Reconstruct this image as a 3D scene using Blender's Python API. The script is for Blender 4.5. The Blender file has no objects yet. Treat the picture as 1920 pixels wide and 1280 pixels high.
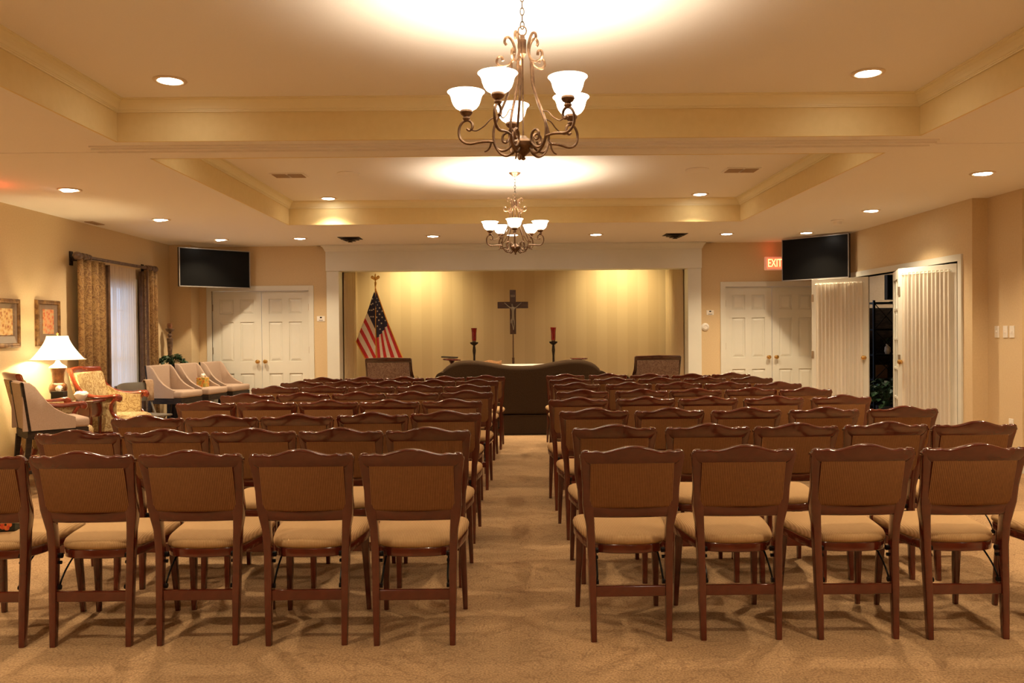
import bpy, bmesh, math, random
from mathutils import Vector, Matrix, Euler
random.seed(7)
C = bpy.context.scene.collection
SC = bpy.context.scene
R = math.radians
PI = math.pi

# ---------------------------------------------------------------- camera, world, exposure
cam = bpy.data.objects.new('camera', bpy.data.cameras.new('camera'))
C.objects.link(cam)
cam.location = (0, 0, 1.40)
cam.rotation_mode = 'QUATERNION'
cam.rotation_quaternion = (Matrix.Rotation(R(-0.187), 3, 'Z') @ Matrix.Rotation(R(90 - 0.694), 3, 'X') @ Matrix.Rotation(R(-0.51), 3, 'Z')).to_quaternion()
cam.data.sensor_width = 36
cam.data.lens = 28.63
cam.data.clip_end = 200
SC.camera = cam
SC.view_settings.view_transform = 'Standard'
SC.view_settings.look = 'None'
SC.view_settings.gamma = 1
SC.view_settings.exposure = 1.35
SC.cycles.use_denoising = True
SC.cycles.max_bounces = 8
SC.cycles.diffuse_bounces = 4
SC.cycles.transparent_max_bounces = 12
SC.cycles.sample_clamp_indirect = 6
w = bpy.data.worlds.new('world'); SC.world = w; w.use_nodes = True
w.node_tree.nodes['Background'].inputs[0].default_value = (0.62, 0.74, 1.0, 1)
w.node_tree.nodes['Background'].inputs[1].default_value = .62

WARM = (1.0, 0.77, 0.49)
def lamp(name, kind, loc, energy, color=WARM, size=0.03, spot=None, aim=None, blend=0.7):
    d = bpy.data.lights.new(name, kind); d.energy = energy; d.color = color
    d.shadow_soft_size = size
    if kind == 'SPOT':
        d.spot_size = R(spot); d.spot_blend = blend
    o = bpy.data.objects.new(name, d); C.objects.link(o); o.location = loc
    if aim is not None:
        o.rotation_mode = 'QUATERNION'
        o.rotation_quaternion = (Vector(aim) - Vector(loc)).to_track_quat('-Z', 'Y')
    return o
CAN_W, BULB_W = 62, 7.2
BULBC = (1.0, .84, .64)

# ---------------------------------------------------------------- materials
def mat(name, base=(.8, .8, .8), rough=.6, metal=0, coat=0, spec=.5, emit=None, es=0, build=None):
    m = bpy.data.materials.new(name); m.use_nodes = True
    nt = m.node_tree; b = nt.nodes['Principled BSDF']
    b.inputs['Base Color'].default_value = (*base, 1)
    b.inputs['Roughness'].default_value = rough
    b.inputs['Metallic'].default_value = metal
    b.inputs['Coat Weight'].default_value = coat
    b.inputs['Coat Roughness'].default_value = .08
    b.inputs['Specular IOR Level'].default_value = spec
    if emit:
        b.inputs['Emission Color'].default_value = (*emit, 1); b.inputs['Emission Strength'].default_value = es
    if build: build(nt, b)
    return m
def N(nt, t, **kw):
    n = nt.nodes.new(t)
    for k, v in kw.items():
        if k.startswith('i_'):
            n.inputs[k[2:].replace('_', ' ')].default_value = v
        else: setattr(n, k, v)
    return n
def ramp(nt, fac, stops):
    r = nt.nodes.new('ShaderNodeValToRGB'); e = r.color_ramp.elements
    while len(e) < len(stops): e.new(.5)
    for el, (p, c) in zip(e, stops): el.position = p; el.color = (*c, 1)
    nt.links.new(fac, r.inputs[0]); return r.outputs[0]
def coords(nt, scale=(1, 1, 1), kind='Object'):
    t = nt.nodes.new('ShaderNodeTexCoord'); mp = nt.nodes.new('ShaderNodeMapping')
    mp.inputs['Scale'].default_value = scale
    nt.links.new(t.outputs[kind], mp.inputs[0]); return mp.outputs[0]
def bump(nt, b, h, strength=.3, dist=.002):
    bp = nt.nodes.new('ShaderNodeBump'); bp.inputs['Strength'].default_value = strength; bp.inputs['Distance'].default_value = dist
    nt.links.new(h, bp.inputs['Height']); nt.links.new(bp.outputs[0], b.inputs['Normal'])
def noisy(c1, c2, scale=(1, 1, 1), ns=20, detail=4, bmp=0, dist=.002, lo=.35, hi=.65, distort=0):
    def f(nt, b):
        v = coords(nt, scale)
        n = N(nt, 'ShaderNodeTexNoise', i_Scale=ns, i_Detail=detail, i_Distortion=distort); nt.links.new(v, n.inputs['Vector'])
        nt.links.new(ramp(nt, n.outputs[0], [(lo, c1), (hi, c2)]), b.inputs['Base Color'])
        if bmp: bump(nt, b, n.outputs[0], bmp, dist)
    return f
def rib(c1, c2, axis_scale=(1, 1, 1), freq=42):
    def f(nt, b):
        v = coords(nt, axis_scale)
        wv = N(nt, 'ShaderNodeTexWave', i_Scale=freq, i_Distortion=.6); wv.bands_direction = 'X'; nt.links.new(v, wv.inputs['Vector'])
        n = N(nt, 'ShaderNodeTexNoise', i_Scale=60, i_Detail=3); nt.links.new(v, n.inputs['Vector'])
        mx = N(nt, 'ShaderNodeMix'); mx.data_type = 'FLOAT'; mx.inputs[0].default_value = .35
        nt.links.new(wv.outputs['Fac'], mx.inputs[2]); nt.links.new(n.outputs[0], mx.inputs[3])
        nt.links.new(ramp(nt, mx.outputs[0], [(.2, c1), (.8, c2)]), b.inputs['Base Color'])
        bump(nt, b, mx.outputs[0], .4, .001)
    return f
def cloth_sheer(name, col, alpha=.75, tint=.6):
    m = bpy.data.materials.new(name); m.use_nodes = True; nt = m.node_tree; nt.nodes.clear()
    out = nt.nodes.new('ShaderNodeOutputMaterial')
    d = N(nt, 'ShaderNodeBsdfDiffuse'); d.inputs[0].default_value = (*col, 1)
    t = N(nt, 'ShaderNodeBsdfTranslucent'); t.inputs[0].default_value = (*col, 1)
    tr = N(nt, 'ShaderNodeBsdfTransparent'); tr.inputs[0].default_value = (1, 1, 1, 1)
    m1 = N(nt, 'ShaderNodeMixShader'); m1.inputs[0].default_value = tint
    m2 = N(nt, 'ShaderNodeMixShader'); m2.inputs[0].default_value = alpha
    nt.links.new(d.outputs[0], m1.inputs[1]); nt.links.new(t.outputs[0], m1.inputs[2])
    nt.links.new(tr.outputs[0], m2.inputs[1]); nt.links.new(m1.outputs[0], m2.inputs[2]); nt.links.new(m2.outputs[0], out.inputs[0])
    return m
def carpet(nt, b):
    v = coords(nt)
    n1 = N(nt, 'ShaderNodeTexNoise', i_Scale=110, i_Detail=3); nt.links.new(v, n1.inputs['Vector'])
    n2 = N(nt, 'ShaderNodeTexNoise', i_Scale=1.6, i_Detail=4); nt.links.new(v, n2.inputs['Vector'])
    n3 = N(nt, 'ShaderNodeTexNoise', i_Scale=4.5, i_Detail=2, i_Distortion=2.2); nt.links.new(v, n3.inputs['Vector'])
    # swirling vine lines: narrow band of a warped noise
    s = N(nt, 'ShaderNodeMath', operation='SUBTRACT'); s.inputs[1].default_value = .5; nt.links.new(n3.outputs[0], s.inputs[0])
    a = N(nt, 'ShaderNodeMath', operation='ABSOLUTE'); nt.links.new(s.outputs[0], a.inputs[0])
    line = ramp(nt, a.outputs[0], [(0.0, (1, 1, 1)), (.030, (0, 0, 0))])
    base = ramp(nt, n1.outputs[0], [(.3, (.25, .155, .08)), (.7, (.50, .325, .175))])
    big = ramp(nt, n2.outputs[0], [(.35, (.80, .80, .80)), (.65, (1.06, 1.05, 1.03))])
    mu = N(nt, 'ShaderNodeMix'); mu.data_type = 'RGBA'; mu.blend_type = 'MULTIPLY'; mu.inputs[0].default_value = 1
    nt.links.new(base, mu.inputs[6]); nt.links.new(big, mu.inputs[7])
    m2 = N(nt, 'ShaderNodeMix'); m2.data_type = 'RGBA'; m2.inputs[7].default_value = (.16, .085, .045, 1)
    mm = N(nt, 'ShaderNodeMath', operation='MULTIPLY'); mm.inputs[1].default_value = .42
    nt.links.new(line, mm.inputs[0]); nt.links.new(mm.outputs[0], m2.inputs[0]); nt.links.new(mu.outputs[2], m2.inputs[6])
    nt.links.new(m2.outputs[2], b.inputs['Base Color']); bump(nt, b, n1.outputs[0], .5, .004)
def damask(c1, c2, c3, sc=9):
    def f(nt, b):
        v = coords(nt)
        n = N(nt, 'ShaderNodeTexNoise', i_Scale=sc, i_Detail=2, i_Distortion=3.5); nt.links.new(v, n.inputs['Vector'])
        nt.links.new(ramp(nt, n.outputs[0], [(.35, c1), (.47, c2), (.53, c3), (.62, c1)]), b.inputs['Base Color'])
        bump(nt, b, n.outputs[0], .2, .002)
    return f
def art(c1, c2, c3):
    def f(nt, b):
        v = coords(nt)
        n = N(nt, 'ShaderNodeTexVoronoi', i_Scale=24); nt.links.new(v, n.inputs['Vector'])
        n2 = N(nt, 'ShaderNodeTexNoise', i_Scale=30, i_Distortion=2.); nt.links.new(v, n2.inputs['Vector'])
        mx = N(nt, 'ShaderNodeMix'); mx.data_type = 'FLOAT'; mx.inputs[0].default_value = .5
        nt.links.new(n.outputs['Distance'], mx.inputs[2]); nt.links.new(n2.outputs[0], mx.inputs[3])
        nt.links.new(ramp(nt, mx.outputs[0], [(.3, c1), (.45, c2), (.6, c3)]), b.inputs['Base Color'])
    return f
def paint_stripes(nt, b):
    v = coords(nt, (1, 1, 1))
    wv = N(nt, 'ShaderNodeTexWave', i_Scale=.9); wv.bands_direction = 'X'; nt.links.new(v, wv.inputs['Vector'])
    nt.links.new(ramp(nt, wv.outputs['Fac'], [(.45, (.60, .47, .28)), (.55, (.64, .51, .31))]), b.inputs['Base Color'])
def glass_mat(name, col=(1, 1, 1), rough=.0):
    m = bpy.data.materials.new(name); m.use_nodes = True; nt = m.node_tree; nt.nodes.clear()
    out = nt.nodes.new('ShaderNodeOutputMaterial')
    g = N(nt, 'ShaderNodeBsdfGlossy'); g.inputs['Roughness'].default_value = .02
    t = N(nt, 'ShaderNodeBsdfTransparent'); t.inputs[0].default_value = (*col, 1)
    fr = N(nt, 'ShaderNodeLayerWeight'); fr.inputs[0].default_value = .5; pw = N(nt, 'ShaderNodeMath', operation='POWER'); pw.inputs[1].default_value = 4; nt.links.new(fr.outputs['Facing'], pw.inputs[0])
    ad = N(nt, 'ShaderNodeMath', operation='MULTIPLY_ADD'); ad.inputs[1].default_value = .6; ad.inputs[2].default_value = .03; nt.links.new(pw.outputs[0], ad.inputs[0])
    mx = N(nt, 'ShaderNodeMixShader')
    nt.links.new(ad.outputs[0], mx.inputs[0]); nt.links.new(t.outputs[0], mx.inputs[1]); nt.links.new(g.outputs[0], mx.inputs[2])
    nt.links.new(mx.outputs[0], out.inputs[0]); return m
M = {}
M['wall'] = mat('wall paint', (.67, .52, .31), .85, build=noisy((.655, .505, .30), (.685, .535, .32), ns=60, bmp=.15))
M['alcove'] = mat('alcove stripe paint', (.62, .49, .3), .7, build=paint_stripes)
M['ceil'] = mat('ceiling paint', (.87, .83, .77), .9, build=noisy((.86, .82, .76), (.88, .84, .78), ns=120, bmp=.2))
M['cream'] = mat('cream trim paint', (.71, .71, .64), .45, build=noisy((.70, .70, .63), (.72, .72, .65), ns=4))
M['crown'] = mat('crown paint', (.84, .74, .46), .45, build=noisy((.83, .73, .45), (.85, .75, .47), ns=4))
M['fascia'] = mat('fascia paint', (.78, .62, .30), .8, build=noisy((.77, .61, .29), (.79, .63, .31), ns=20))
M['carpet'] = mat('carpet', (.4, .3, .2), 1, spec=.1, build=carpet)
M['dkmahog'] = mat('dark mahogany', (.04, .008, .004), .2, coat=.8, build=noisy((.025, .005, .003), (.05, .010, .005), ns=12))
M['chain'] = mat('dark bronze chain', (.035, .02, .010), .5, metal=.3, build=noisy((.03, .017, .008), (.05, .028, .014), ns=20))
M['wood'] = mat('mahogany', (.10, .015, .007), .17, coat=1, build=noisy((.072, .0105, .005), (.118, .0175, .0068), (1, 3, 1), 10, 4, distort=.6, lo=.25, hi=.75))
M['redwood'] = mat('cherry wood', (.2, .03, .012), .2, coat=.8, build=noisy((.15, .020, .008), (.25, .040, .014), (1, 1, 3), 8, 4, distort=1))
M['darkwood'] = mat('espresso wood', (.02, .013, .009), .5, spec=.2, build=noisy((.012, .008, .006), (.035, .022, .014), (1, 1, 4), 12))
M['crosswood'] = mat('walnut cross wood', (.07, .03, .018), .35, build=noisy((.05, .02, .012), (.09, .038, .02), (1, 1, 4), 14))
M['rib'] = mat('ribbed tan fabric', (.5, .35, .19), .85, spec=.2, build=rib((.40, .245, .110), (.55, .36, .18)))
M['ribshade'] = mat('ribbed tan fabric in painted shade', (.42, .28, .14), .85, spec=.2, build=rib((.165, .076, .029), (.335, .166, .068)))  # same fabric as the seats, darkened to paint in the shade on the backs
M['iron'] = mat('black steel', (.01, .01, .01), .35, metal=.8)
M['bronze'] = mat('aged bronze', (.16, .09, .05), .38, metal=.85, build=noisy((.11, .06, .035), (.25, .15, .085), ns=25))
M['shade'] = mat('frosted glass shade', (.9, .85, .75), .4, emit=(1, .86, .66), es=3.0)
M['lens'] = mat('downlight lens', (1, 1, 1), .5, emit=(1, .9, .76), es=14)
M['canring'] = mat('downlight trim', (.75, .62, .45), .5)
M['cancup'] = mat('downlight baffle', (.9, .8, .65), .3)
M['dark'] = mat('dark vent', (.03, .02, .012), .6, build=noisy((.025, .016, .01), (.04, .026, .016), ns=30))
M['ventc'] = mat('painted grille', (.42, .30, .19), .7)
M['black'] = mat('black plastic', (.006, .006, .006), .3)
M['screen'] = mat('tv screen', (.003, .003, .003), .35, spec=.12)
M['silver'] = mat('silver bezel', (.32, .30, .28), .35, metal=.7)
M['white'] = mat('white plastic', (.85, .82, .76), .4)
M['brass'] = mat('polished brass', (.78, .50, .16), .2, metal=1)
M['hinge'] = mat('satin hinge metal', (.45, .38, .28), .35, metal=.8)
M['sofa'] = mat('sofa fabric', (.05, .03, .018), .95, spec=.05, build=noisy((.040, .024, .0135), (.062, .039, .023), ns=180, bmp=.4))
M['stool'] = mat('mushroom linen', (.42, .31, .24), .9, spec=.15, build=noisy((.40, .29, .22), (.47, .35, .27), ns=200, bmp=.3))
M['stoolback'] = mat('stool back linen', (.42, .31, .20), .9, build=noisy((.38, .28, .17), (.46, .34, .22), (1, 1, 1), ns=90, bmp=.3))
M['paisley'] = mat('paisley upholstery', (.5, .38, .2), .85, spec=.2, build=damask((.50, .37, .19), (.28, .16, .06), (.58, .45, .25), 8))
M['darkpaisley'] = mat('worn floral upholstery', (.3, .2, .13), .85, build=damask((.17, .10, .06), (.10, .045, .03), (.23, .15, .10), 13))
M['damask'] = mat('gold damask drape', (.3, .2, .08), .75, build=damask((.30, .17, .055), (.14, .062, .02), (.36, .225, .085), 11))
M['lining_shade'] = mat('brown drape lining', (.13, .075, .04), .8, build=noisy((.11, .06, .03), (.16, .09, .05), ns=20))  # dark brown carries the shade of the gap beside the drapes
M['sheer'] = cloth_sheer('window sheer', (.86, .80, .74), .72, .65)
M['doorsheer'] = cloth_sheer('door sheer', (.90, .85, .74), .93, .30)
M['gold'] = mat('gold fringe', (.75, .36, .04), .5, build=noisy((.7, .3, .03), (.85, .45, .07), ns=150))
M['flagred'] = mat('flag red', (.55, .02, .025), .6, build=noisy((.52, .015, .02), (.6, .03, .03), ns=30))
M['flagwhite'] = mat('flag white', (.78, .70, .58), .6, build=noisy((.75, .67, .55), (.8, .72, .6), ns=30))
M['flagblue'] = mat('flag blue', (.012, .014, .05), .6, build=noisy((.01, .012, .045), (.018, .02, .06), ns=30))
M['redglass'] = mat('ruby glass', (.28, .006, .006), .12, coat=.8, build=noisy((.22, .004, .004), (.34, .01, .01), ns=10))
M['linen'] = mat('white linen cloth', (.85, .80, .70), .8, build=noisy((.83, .78, .68), (.87, .82, .72), ns=50))
M['wicker'] = mat('brown patterned cloth', (.3, .14, .05), .8, build=damask((.32, .15, .05), (.14, .05, .02), (.45, .25, .1), 40))
M['lampshade'] = mat('pleated lamp shade', (.95, .88, .66), .7, emit=(1, .84, .52), es=.75)
M['ceramic'] = mat('brown glazed ceramic', (.12, .045, .02), .25, coat=.5, build=noisy((.08, .03, .014), (.20, .075, .03), ns=14))
M['cream_ceramic'] = mat('cream glazed ceramic', (.85, .8, .65), .3)
M['leaf'] = mat('green leaf', (.02, .06, .025), .45, build=noisy((.012, .04, .018), (.04, .10, .04), ns=25))
M['pot'] = mat('navy ceramic', (.012, .012, .03), .3)
M['tissue'] = mat('tissue paper', (.9, .87, .82), .9)
M['tbox'] = mat('patterned tissue carton', (.5, .3, .05), .6, build=art((.55, .04, .03), (.75, .42, .06), (.35, .30, .08)))
M['fbox'] = mat('black floral carton', (.01, .01, .01), .5, build=noisy((.008, .010, .008), (.02, .03, .02), ns=20))
M['petal'] = mat('red orange petal', (.75, .10, .04), .6, build=noisy((.75, .06, .03), (.85, .25, .05), ns=60))
M['frame'] = mat('bronze picture frame', (.22, .11, .04), .35, metal=.3, coat=.3, build=noisy((.12, .055, .02), (.36, .2, .07), (1, 1, 1), 18, 3))
M['mattec'] = mat('taupe picture mat', (.22, .14, .09), .8, build=noisy((.2, .13, .085), (.24, .155, .1), ns=40))
M['art1'] = mat('abstract cream print', (.5, .3, .1), .6, build=art((.45, .14, .05), (.75, .48, .18), (.80, .60, .30)))
M['art2'] = mat('abstract red print', (.5, .12, .05), .6, build=art((.50, .08, .03), (.72, .28, .10), (.6, .42, .2)))
M['rod'] = mat('bronze wood rod', (.10, .055, .035), .4, coat=.2, build=noisy((.06, .03, .02), (.17, .10, .06), (1, 1, 1), 30))
M['greymetal'] = mat('grey folding chair steel', (.13, .11, .09), .5, build=noisy((.12, .10, .08), (.15, .13, .10), ns=6))
M['towel'] = mat('tan cloth', (.42, .28, .18), .9, build=noisy((.38, .25, .15), (.47, .32, .21), ns=40, bmp=.3))
M['pewter'] = mat('pewter figure', (.36, .32, .24), .4, metal=.6)
M['plaque'] = mat('metal plaque', (.28, .23, .17), .5, metal=.3)
M['letter'] = mat('dark lettering', (.02, .012, .01), .5)
M['glass'] = glass_mat('window glass')
M['exitface'] = mat('exit red face', (.6, .08, .04), .4, emit=(1, .13, .05), es=.75)
M['exitletter'] = mat('exit letters', (.9, .6, .3), .4, emit=(1, .50, .16), es=1.3)
M['exitbody'] = mat('exit housing', (.75, .55, .42), .5, emit=(1, .35, .2), es=.12)
M['pale'] = mat('side room paint', (.66, .50, .34), .85, build=noisy((.64, .48, .32), (.68, .52, .36), ns=30))

# ---------------------------------------------------------------- mesh helpers
def obj(name, bm, m, parent=None, smooth=True, loc=None, bevel=0, subsurf=0, solid=0, ang=35):
    me = bpy.data.meshes.new(name)
    bmesh.ops.remove_doubles(bm, verts=bm.verts, dist=1e-6)
    bmesh.ops.recalc_face_normals(bm, faces=bm.faces)
    bm.to_mesh(me); bm.free()
    for mm in (m if isinstance(m, (list, tuple)) else [m]): me.materials.append(mm)
    if smooth: me.shade_smooth(); me.set_sharp_from_angle(angle=R(ang))
    o = bpy.data.objects.new(name, me); C.objects.link(o)
    if parent: o.parent = parent
    if loc is not None: o.location = loc
    if solid:
        s = o.modifiers.new('solid', 'SOLIDIFY'); s.thickness = solid; s.offset = 0
    if bevel:
        b = o.modifiers.new('bevel', 'BEVEL'); b.width = bevel; b.segments = 2; b.limit_method = 'ANGLE'
    if subsurf:
        s = o.modifiers.new('sub', 'SUBSURF'); s.levels = s.render_levels = subsurf
    return o
def NB(): return bmesh.new()
def thing(name, label, cat, loc=(0, 0, 0), rz=0, group=None):
    o = bpy.data.objects.new(name, None); C.objects.link(o); o.empty_display_size = .1
    o.location = loc; o.rotation_euler = (0, 0, rz)
    tag(o, label, cat, group); return o
def tag(o, label, cat, group=None):
    o['label'] = label; o['category'] = cat
    if group: o['group'] = group
    return o
def struct(o, label=None):
    o['kind'] = 'structure'
    if label: o['label'] = label
    return o
def dup(root, loc, rz, label=None, group=None):
    r = root.copy(); C.objects.link(r); r.location = loc; r.rotation_euler = (0, 0, rz)
    if label: r['label'] = label
    if group: r['group'] = group
    for ch in list(root.children):
        c = ch.copy(); C.objects.link(c); c.parent = r
        for g in ch.children:
            d = g.copy(); C.objects.link(d); d.parent = c
    return r
def box(bm, x0, x1, y0, y1, z0, z1, b=0, mtx=None):
    t = bmesh.new()
    bmesh.ops.create_cube(t, size=1)
    for v in t.verts:
        v.co = Vector((x0 + (v.co.x + .5) * (x1 - x0), y0 + (v.co.y + .5) * (y1 - y0), z0 + (v.co.z + .5) * (z1 - z0)))
    if b:
        bmesh.ops.bevel(t, geom=list(t.edges), offset=min(b, .49 * min(x1 - x0, y1 - y0, z1 - z0)), segments=2, affect='EDGES', profile=.5)
    if mtx is not None: t.transform(mtx)
    me = bpy.data.meshes.new('t'); t.to_mesh(me); t.free(); bm.from_mesh(me); bpy.data.meshes.remove(me)
    return bm
def loft(bm, rings, cap=True, close=False):
    vs = [[bm.verts.new(p) for p in r] for r in rings]
    n = len(vs[0])
    for a, b in zip(vs, vs[1:] + ([vs[0]] if close else [])):
        for i in range(n):
            bm.faces.new((a[i], a[(i + 1) % n], b[(i + 1) % n], b[i]))
    if cap and not close:
        bm.faces.new(vs[0][::-1]); bm.faces.new(vs[-1])
    return bm
def rr(w, h, r, k=2):
    """rounded rectangle outline in 2D"""
    r = min(r, w / 2 * .98, h / 2 * .98); out = []
    for cx, cy, a0 in ((w/2-r, h/2-r, 0), (-w/2+r, h/2-r, 90), (-w/2+r, -h/2+r, 180), (w/2-r, -h/2+r, 270)):
        for i in range(k + 1):
            a = R(a0 + 90 * i / k); out.append((cx + r * math.cos(a), cy + r * math.sin(a)))
    return out
def lathe(bm, prof, n=24, c=(0, 0, 0), sq=0, cap=True):
    rings = []
    for r, z in prof:
        ring = []
        for i in range(n):
            a = 2 * PI * i / n
            ring.append((c[0] + r * math.cos(a), c[1] + r * math.sin(a), c[2] + z))
        rings.append(ring)
    return loft(bm, rings, cap)
def smoothpath(pts, k=4):
    """Catmull-Rom resampling"""
    P = [Vector(p) for p in pts]; out = []
    for i in range(len(P) - 1):
        p0 = P[i - 1] if i else P[i] * 2 - P[i + 1]; p1 = P[i]; p2 = P[i + 1]
        p3 = P[i + 2] if i + 2 < len(P) else P[i + 1] * 2 - P[i]
        for j in range(k):
            t = j / k
            out.append(.5 * ((2 * p1) + (p2 - p0) * t + (2 * p0 - 5 * p1 + 4 * p2 - p3) * t * t + (3 * p1 - p0 - 3 * p2 + p3) * t ** 3))
    out.append(P[-1]); return out
def tube(bm, pts, r, n=8, k=4, flat=1.0, up=None):
    P = smoothpath(pts, k) if k > 1 else [Vector(p) for p in pts]
    m = len(P); rings = []
    ref = Vector(up) if up else None
    if ref is None:
        d = (P[-1] - P[0]); ref = Vector((0, 0, 1)) if abs(d.normalized().z if d.length else 0) < .8 else Vector((1, 0, 0))
    prev = None
    for i, p in enumerate(P):
        t = (P[min(i + 1, m - 1)] - P[max(i - 1, 0)])
        t = t.normalized() if t.length > 1e-9 else Vector((0, 0, 1))
        if prev is None:
            s = t.cross(ref)
            if s.length < 1e-4: s = t.cross(Vector((0, 1, 0)))
            if s.length < 1e-4: s = t.cross(Vector((1, 0, 0)))
            s.normalize()
        else:
            s = prev - t * prev.dot(t); s.normalize()
        prev = s; u = s.cross(t)
        rad = r(i / (m - 1)) if callable(r) else r
        rings.append([p + s * (math.cos(2*PI*j/n) * rad) + u * (math.sin(2*PI*j/n) * rad * flat) for j in range(n)])
    return loft(bm, rings)
def rod(bm, a, b, r0, r1=None, n=10):
    return tube(bm, [a, b], (lambda t: r0 + ((r1 if r1 is not None else r0) - r0) * t), n=n, k=1)
def slab(bm, xs, zb, zt, th, yf, k=2, rad=None):
    """a vertical board running along x: bottom zb(x), top zt(x), thickness th, centre line yf(x, z)"""
    rings = []
    for x in xs:
        b_, t_ = zb(x), zt(x); h = t_ - b_; zc = (b_ + t_) / 2
        tt = th(x) if callable(th) else th
        rings.append([(x, yf(x, zc + v) + u, zc + v) for u, v in rr(tt, h, rad if rad else tt * .42, k)])
    return loft(bm, rings)
def outline_stack(bm, outl, levels, cap=True):
    """outl: list of 2D points; levels: (z, scale_inset, cx, cy)"""
    rings = []
    for z, s, cx, cy in levels:
        rings.append([(cx + (x - cx) * s, cy + (y - cy) * s, z) for x, y in outl])
    return loft(bm, rings, cap)
def lin(a, b, n): return [a + (b - a) * i / (n - 1) for i in range(n)]
def interp(tab, t):
    if t <= tab[0][0]: return tab[0][1]
    for (a, va), (b, vb) in zip(tab, tab[1:]):
        if t <= b: return va + (vb - va) * (t - a) / (b - a)
    return tab[-1][1]
def text_obj(name, s, size, m, parent, loc, rot, depth=.001, sx=1):
    cu = bpy.data.curves.new(name, 'FONT'); cu.body = s; cu.size = size; cu.extrude = depth
    cu.align_x = 'CENTER'; cu.align_y = 'CENTER'; cu.materials.append(m)
    f_ = bpy.data.objects.new(name, cu); me = bpy.data.meshes.new_from_object(f_); me.name = name; bpy.data.objects.remove(f_)
    me.transform(Matrix.Diagonal((sx, 1, 1, 1)))
    o = bpy.data.objects.new(name, me); C.objects.link(o); o.parent = parent; o.location = loc; o.rotation_euler = rot
    return o
# ================================================================ THE SETTING
CZ, TZ = 2.72, 3.0
XL, XR, YB = -5.0, 4.74, 12.35
b = NB(); box(b, -5.2, 9.0, -3.2, 15.2, -.1, 0); struct(obj('floor', b, M['carpet'], smooth=False))
# ceiling: soffit strips around the two trays, and the tray tops
T1 = (-2.68, 2.84, 1.86, 5.60); T2 = (-2.68, 2.84, 6.13, 9.94)
b = NB()
def q(x0, x1, y0, y1, z0=CZ, z1=CZ + .12): box(b, x0, x1, y0, y1, z0, z1)
q(-5.2, T1[0], -3.2, 12.4); q(T1[1], 5.8, -3.2, 12.4)
q(T1[0], T1[1], -3.2, T1[2]); q(T1[0], T1[1], T1[3], T2[2]); q(T1[0], T1[1], T2[3], 12.4)
for t in (T1, T2): box(b, t[0] - .1, t[1] + .1, t[2] - .1, t[3] + .1, TZ, TZ + .1)
struct(obj('ceiling', b, M['ceil'], smooth=False))
b = NB(); box(b, -2.9, 3.1, 12.3, 14.0, CZ, CZ + .12); box(b, 4.7, 9, 7.6, 15.2, 2.74, 2.86)
struct(obj('ceiling_alcove', b, M['ceil'], smooth=False))
def tray_trim(n, t):
    x0, x1, y0, y1 = t
    b = NB()  # painted fascia boards of the tray
    for a in ((x0, x0 + .015, y0, y1), (x1 - .015, x1, y0, y1), (x0, x1, y0, y0 + .015), (x0, x1, y1 - .015, y1)):
        box(b, a[0], a[1], a[2], a[3], CZ - .001, TZ)
    struct(obj('trim_%d' % n, b, M['fascia'], smooth=False))
    # crown moulding swept round the tray
    prof = [(0, 2.872), (.014, 2.872), (.014, 2.884), (.022, 2.888), (.022, 2.897), (.030, 2.902), (.040, 2.925), (.058, 2.955), (.078, 2.975), (.086, 2.978), (.086, 2.986), (.095, 2.990), (.095, 3.0), (0, 3.0)]
    prof = [(d * .75, TZ - (TZ - z) * .66) for d, z in prof]
    b = NB(); rings = []
    o = .014
    for cx, cy, sx, sy in ((x0 + o, y0 + o, 1, 1), (x1 - o, y0 + o, -1, 1), (x1 - o, y1 - o, -1, -1), (x0 + o, y1 - o, 1, -1)):
        rings.append([(cx + sx * d, cy + sy * d, z) for d, z in prof])
    loft(b, rings, close=True)
    struct(obj('trim_%d' % (n + 2), b, M['crown'], smooth=False))
tray_trim(1, T1); tray_trim(2, T2)
b = NB()  # track moulding across the soffit between the trays
box(b, -2.92, 3.02, 5.70, 5.90, CZ - .010, CZ + .01); box(b, -2.92, 3.02, 5.735, 5.765, CZ - .022, CZ); box(b, -2.92, 3.02, 5.835, 5.865, CZ - .022, CZ)
box(b, -5.0, -2.92, 5.90, 5.92, CZ - .004, CZ + .01); box(b, 3.02, 4.9, 5.84, 5.86, CZ - .004, CZ + .01)
struct(obj('trim_5', b, M['ceil'], smooth=False))

# walls ------------------------------------------------------------
WY0, WY1, WZ0, WZ1 = 9.86, 10.86, .12, 2.06     # window in the left wall
b = NB()
box(b, -5.15, XL, -3.2, WY0, 0, CZ + .1); box(b, -5.15, XL, WY1, 12.6, 0, CZ + .1)
box(b, -5.15, XL, WY0, WY1, 0, WZ0); box(b, -5.15, XL, WY0, WY1, WZ1, CZ + .1)
box(b, XL, -4.69, 12.03, YB, 0, CZ + .05)
struct(obj('wall_left', b, M['wall'], smooth=False))
DL0, DL1, DR0, DR1, DH = -4.50, -3.03, 3.28, 4.70, 2.05
b = NB()
box(b, -5.15, DL0, YB, YB + .15, 0, CZ + .1); box(b, DL0, DL1, YB, YB + .15, DH, CZ + .1); box(b, DL1, -2.56, YB, YB + .15, 0, CZ + .1)
box(b, -2.56, 2.70, YB, YB + .15, 2.34, CZ + .1)
box(b, 2.70, DR0, YB, YB + .15, 0, CZ + .1); box(b, DR0, DR1, YB, YB + .15, DH, CZ + .1); box(b, DR1, 4.95, YB, YB + .15, 0, CZ + .1)
struct(obj('wall_back', b, M['wall'], smooth=False))
b = NB()
box(b, -2.75, -2.56, YB + .15, 13.95, 0, 2.85); box(b, 2.70, 2.9, YB + .15, 13.95, 0, 2.85); box(b, -2.75, 2.9, 13.8, 13.95, 0, 2.85)
struct(obj('wall_alcove', b, M['alcove'], smooth=False))
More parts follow.
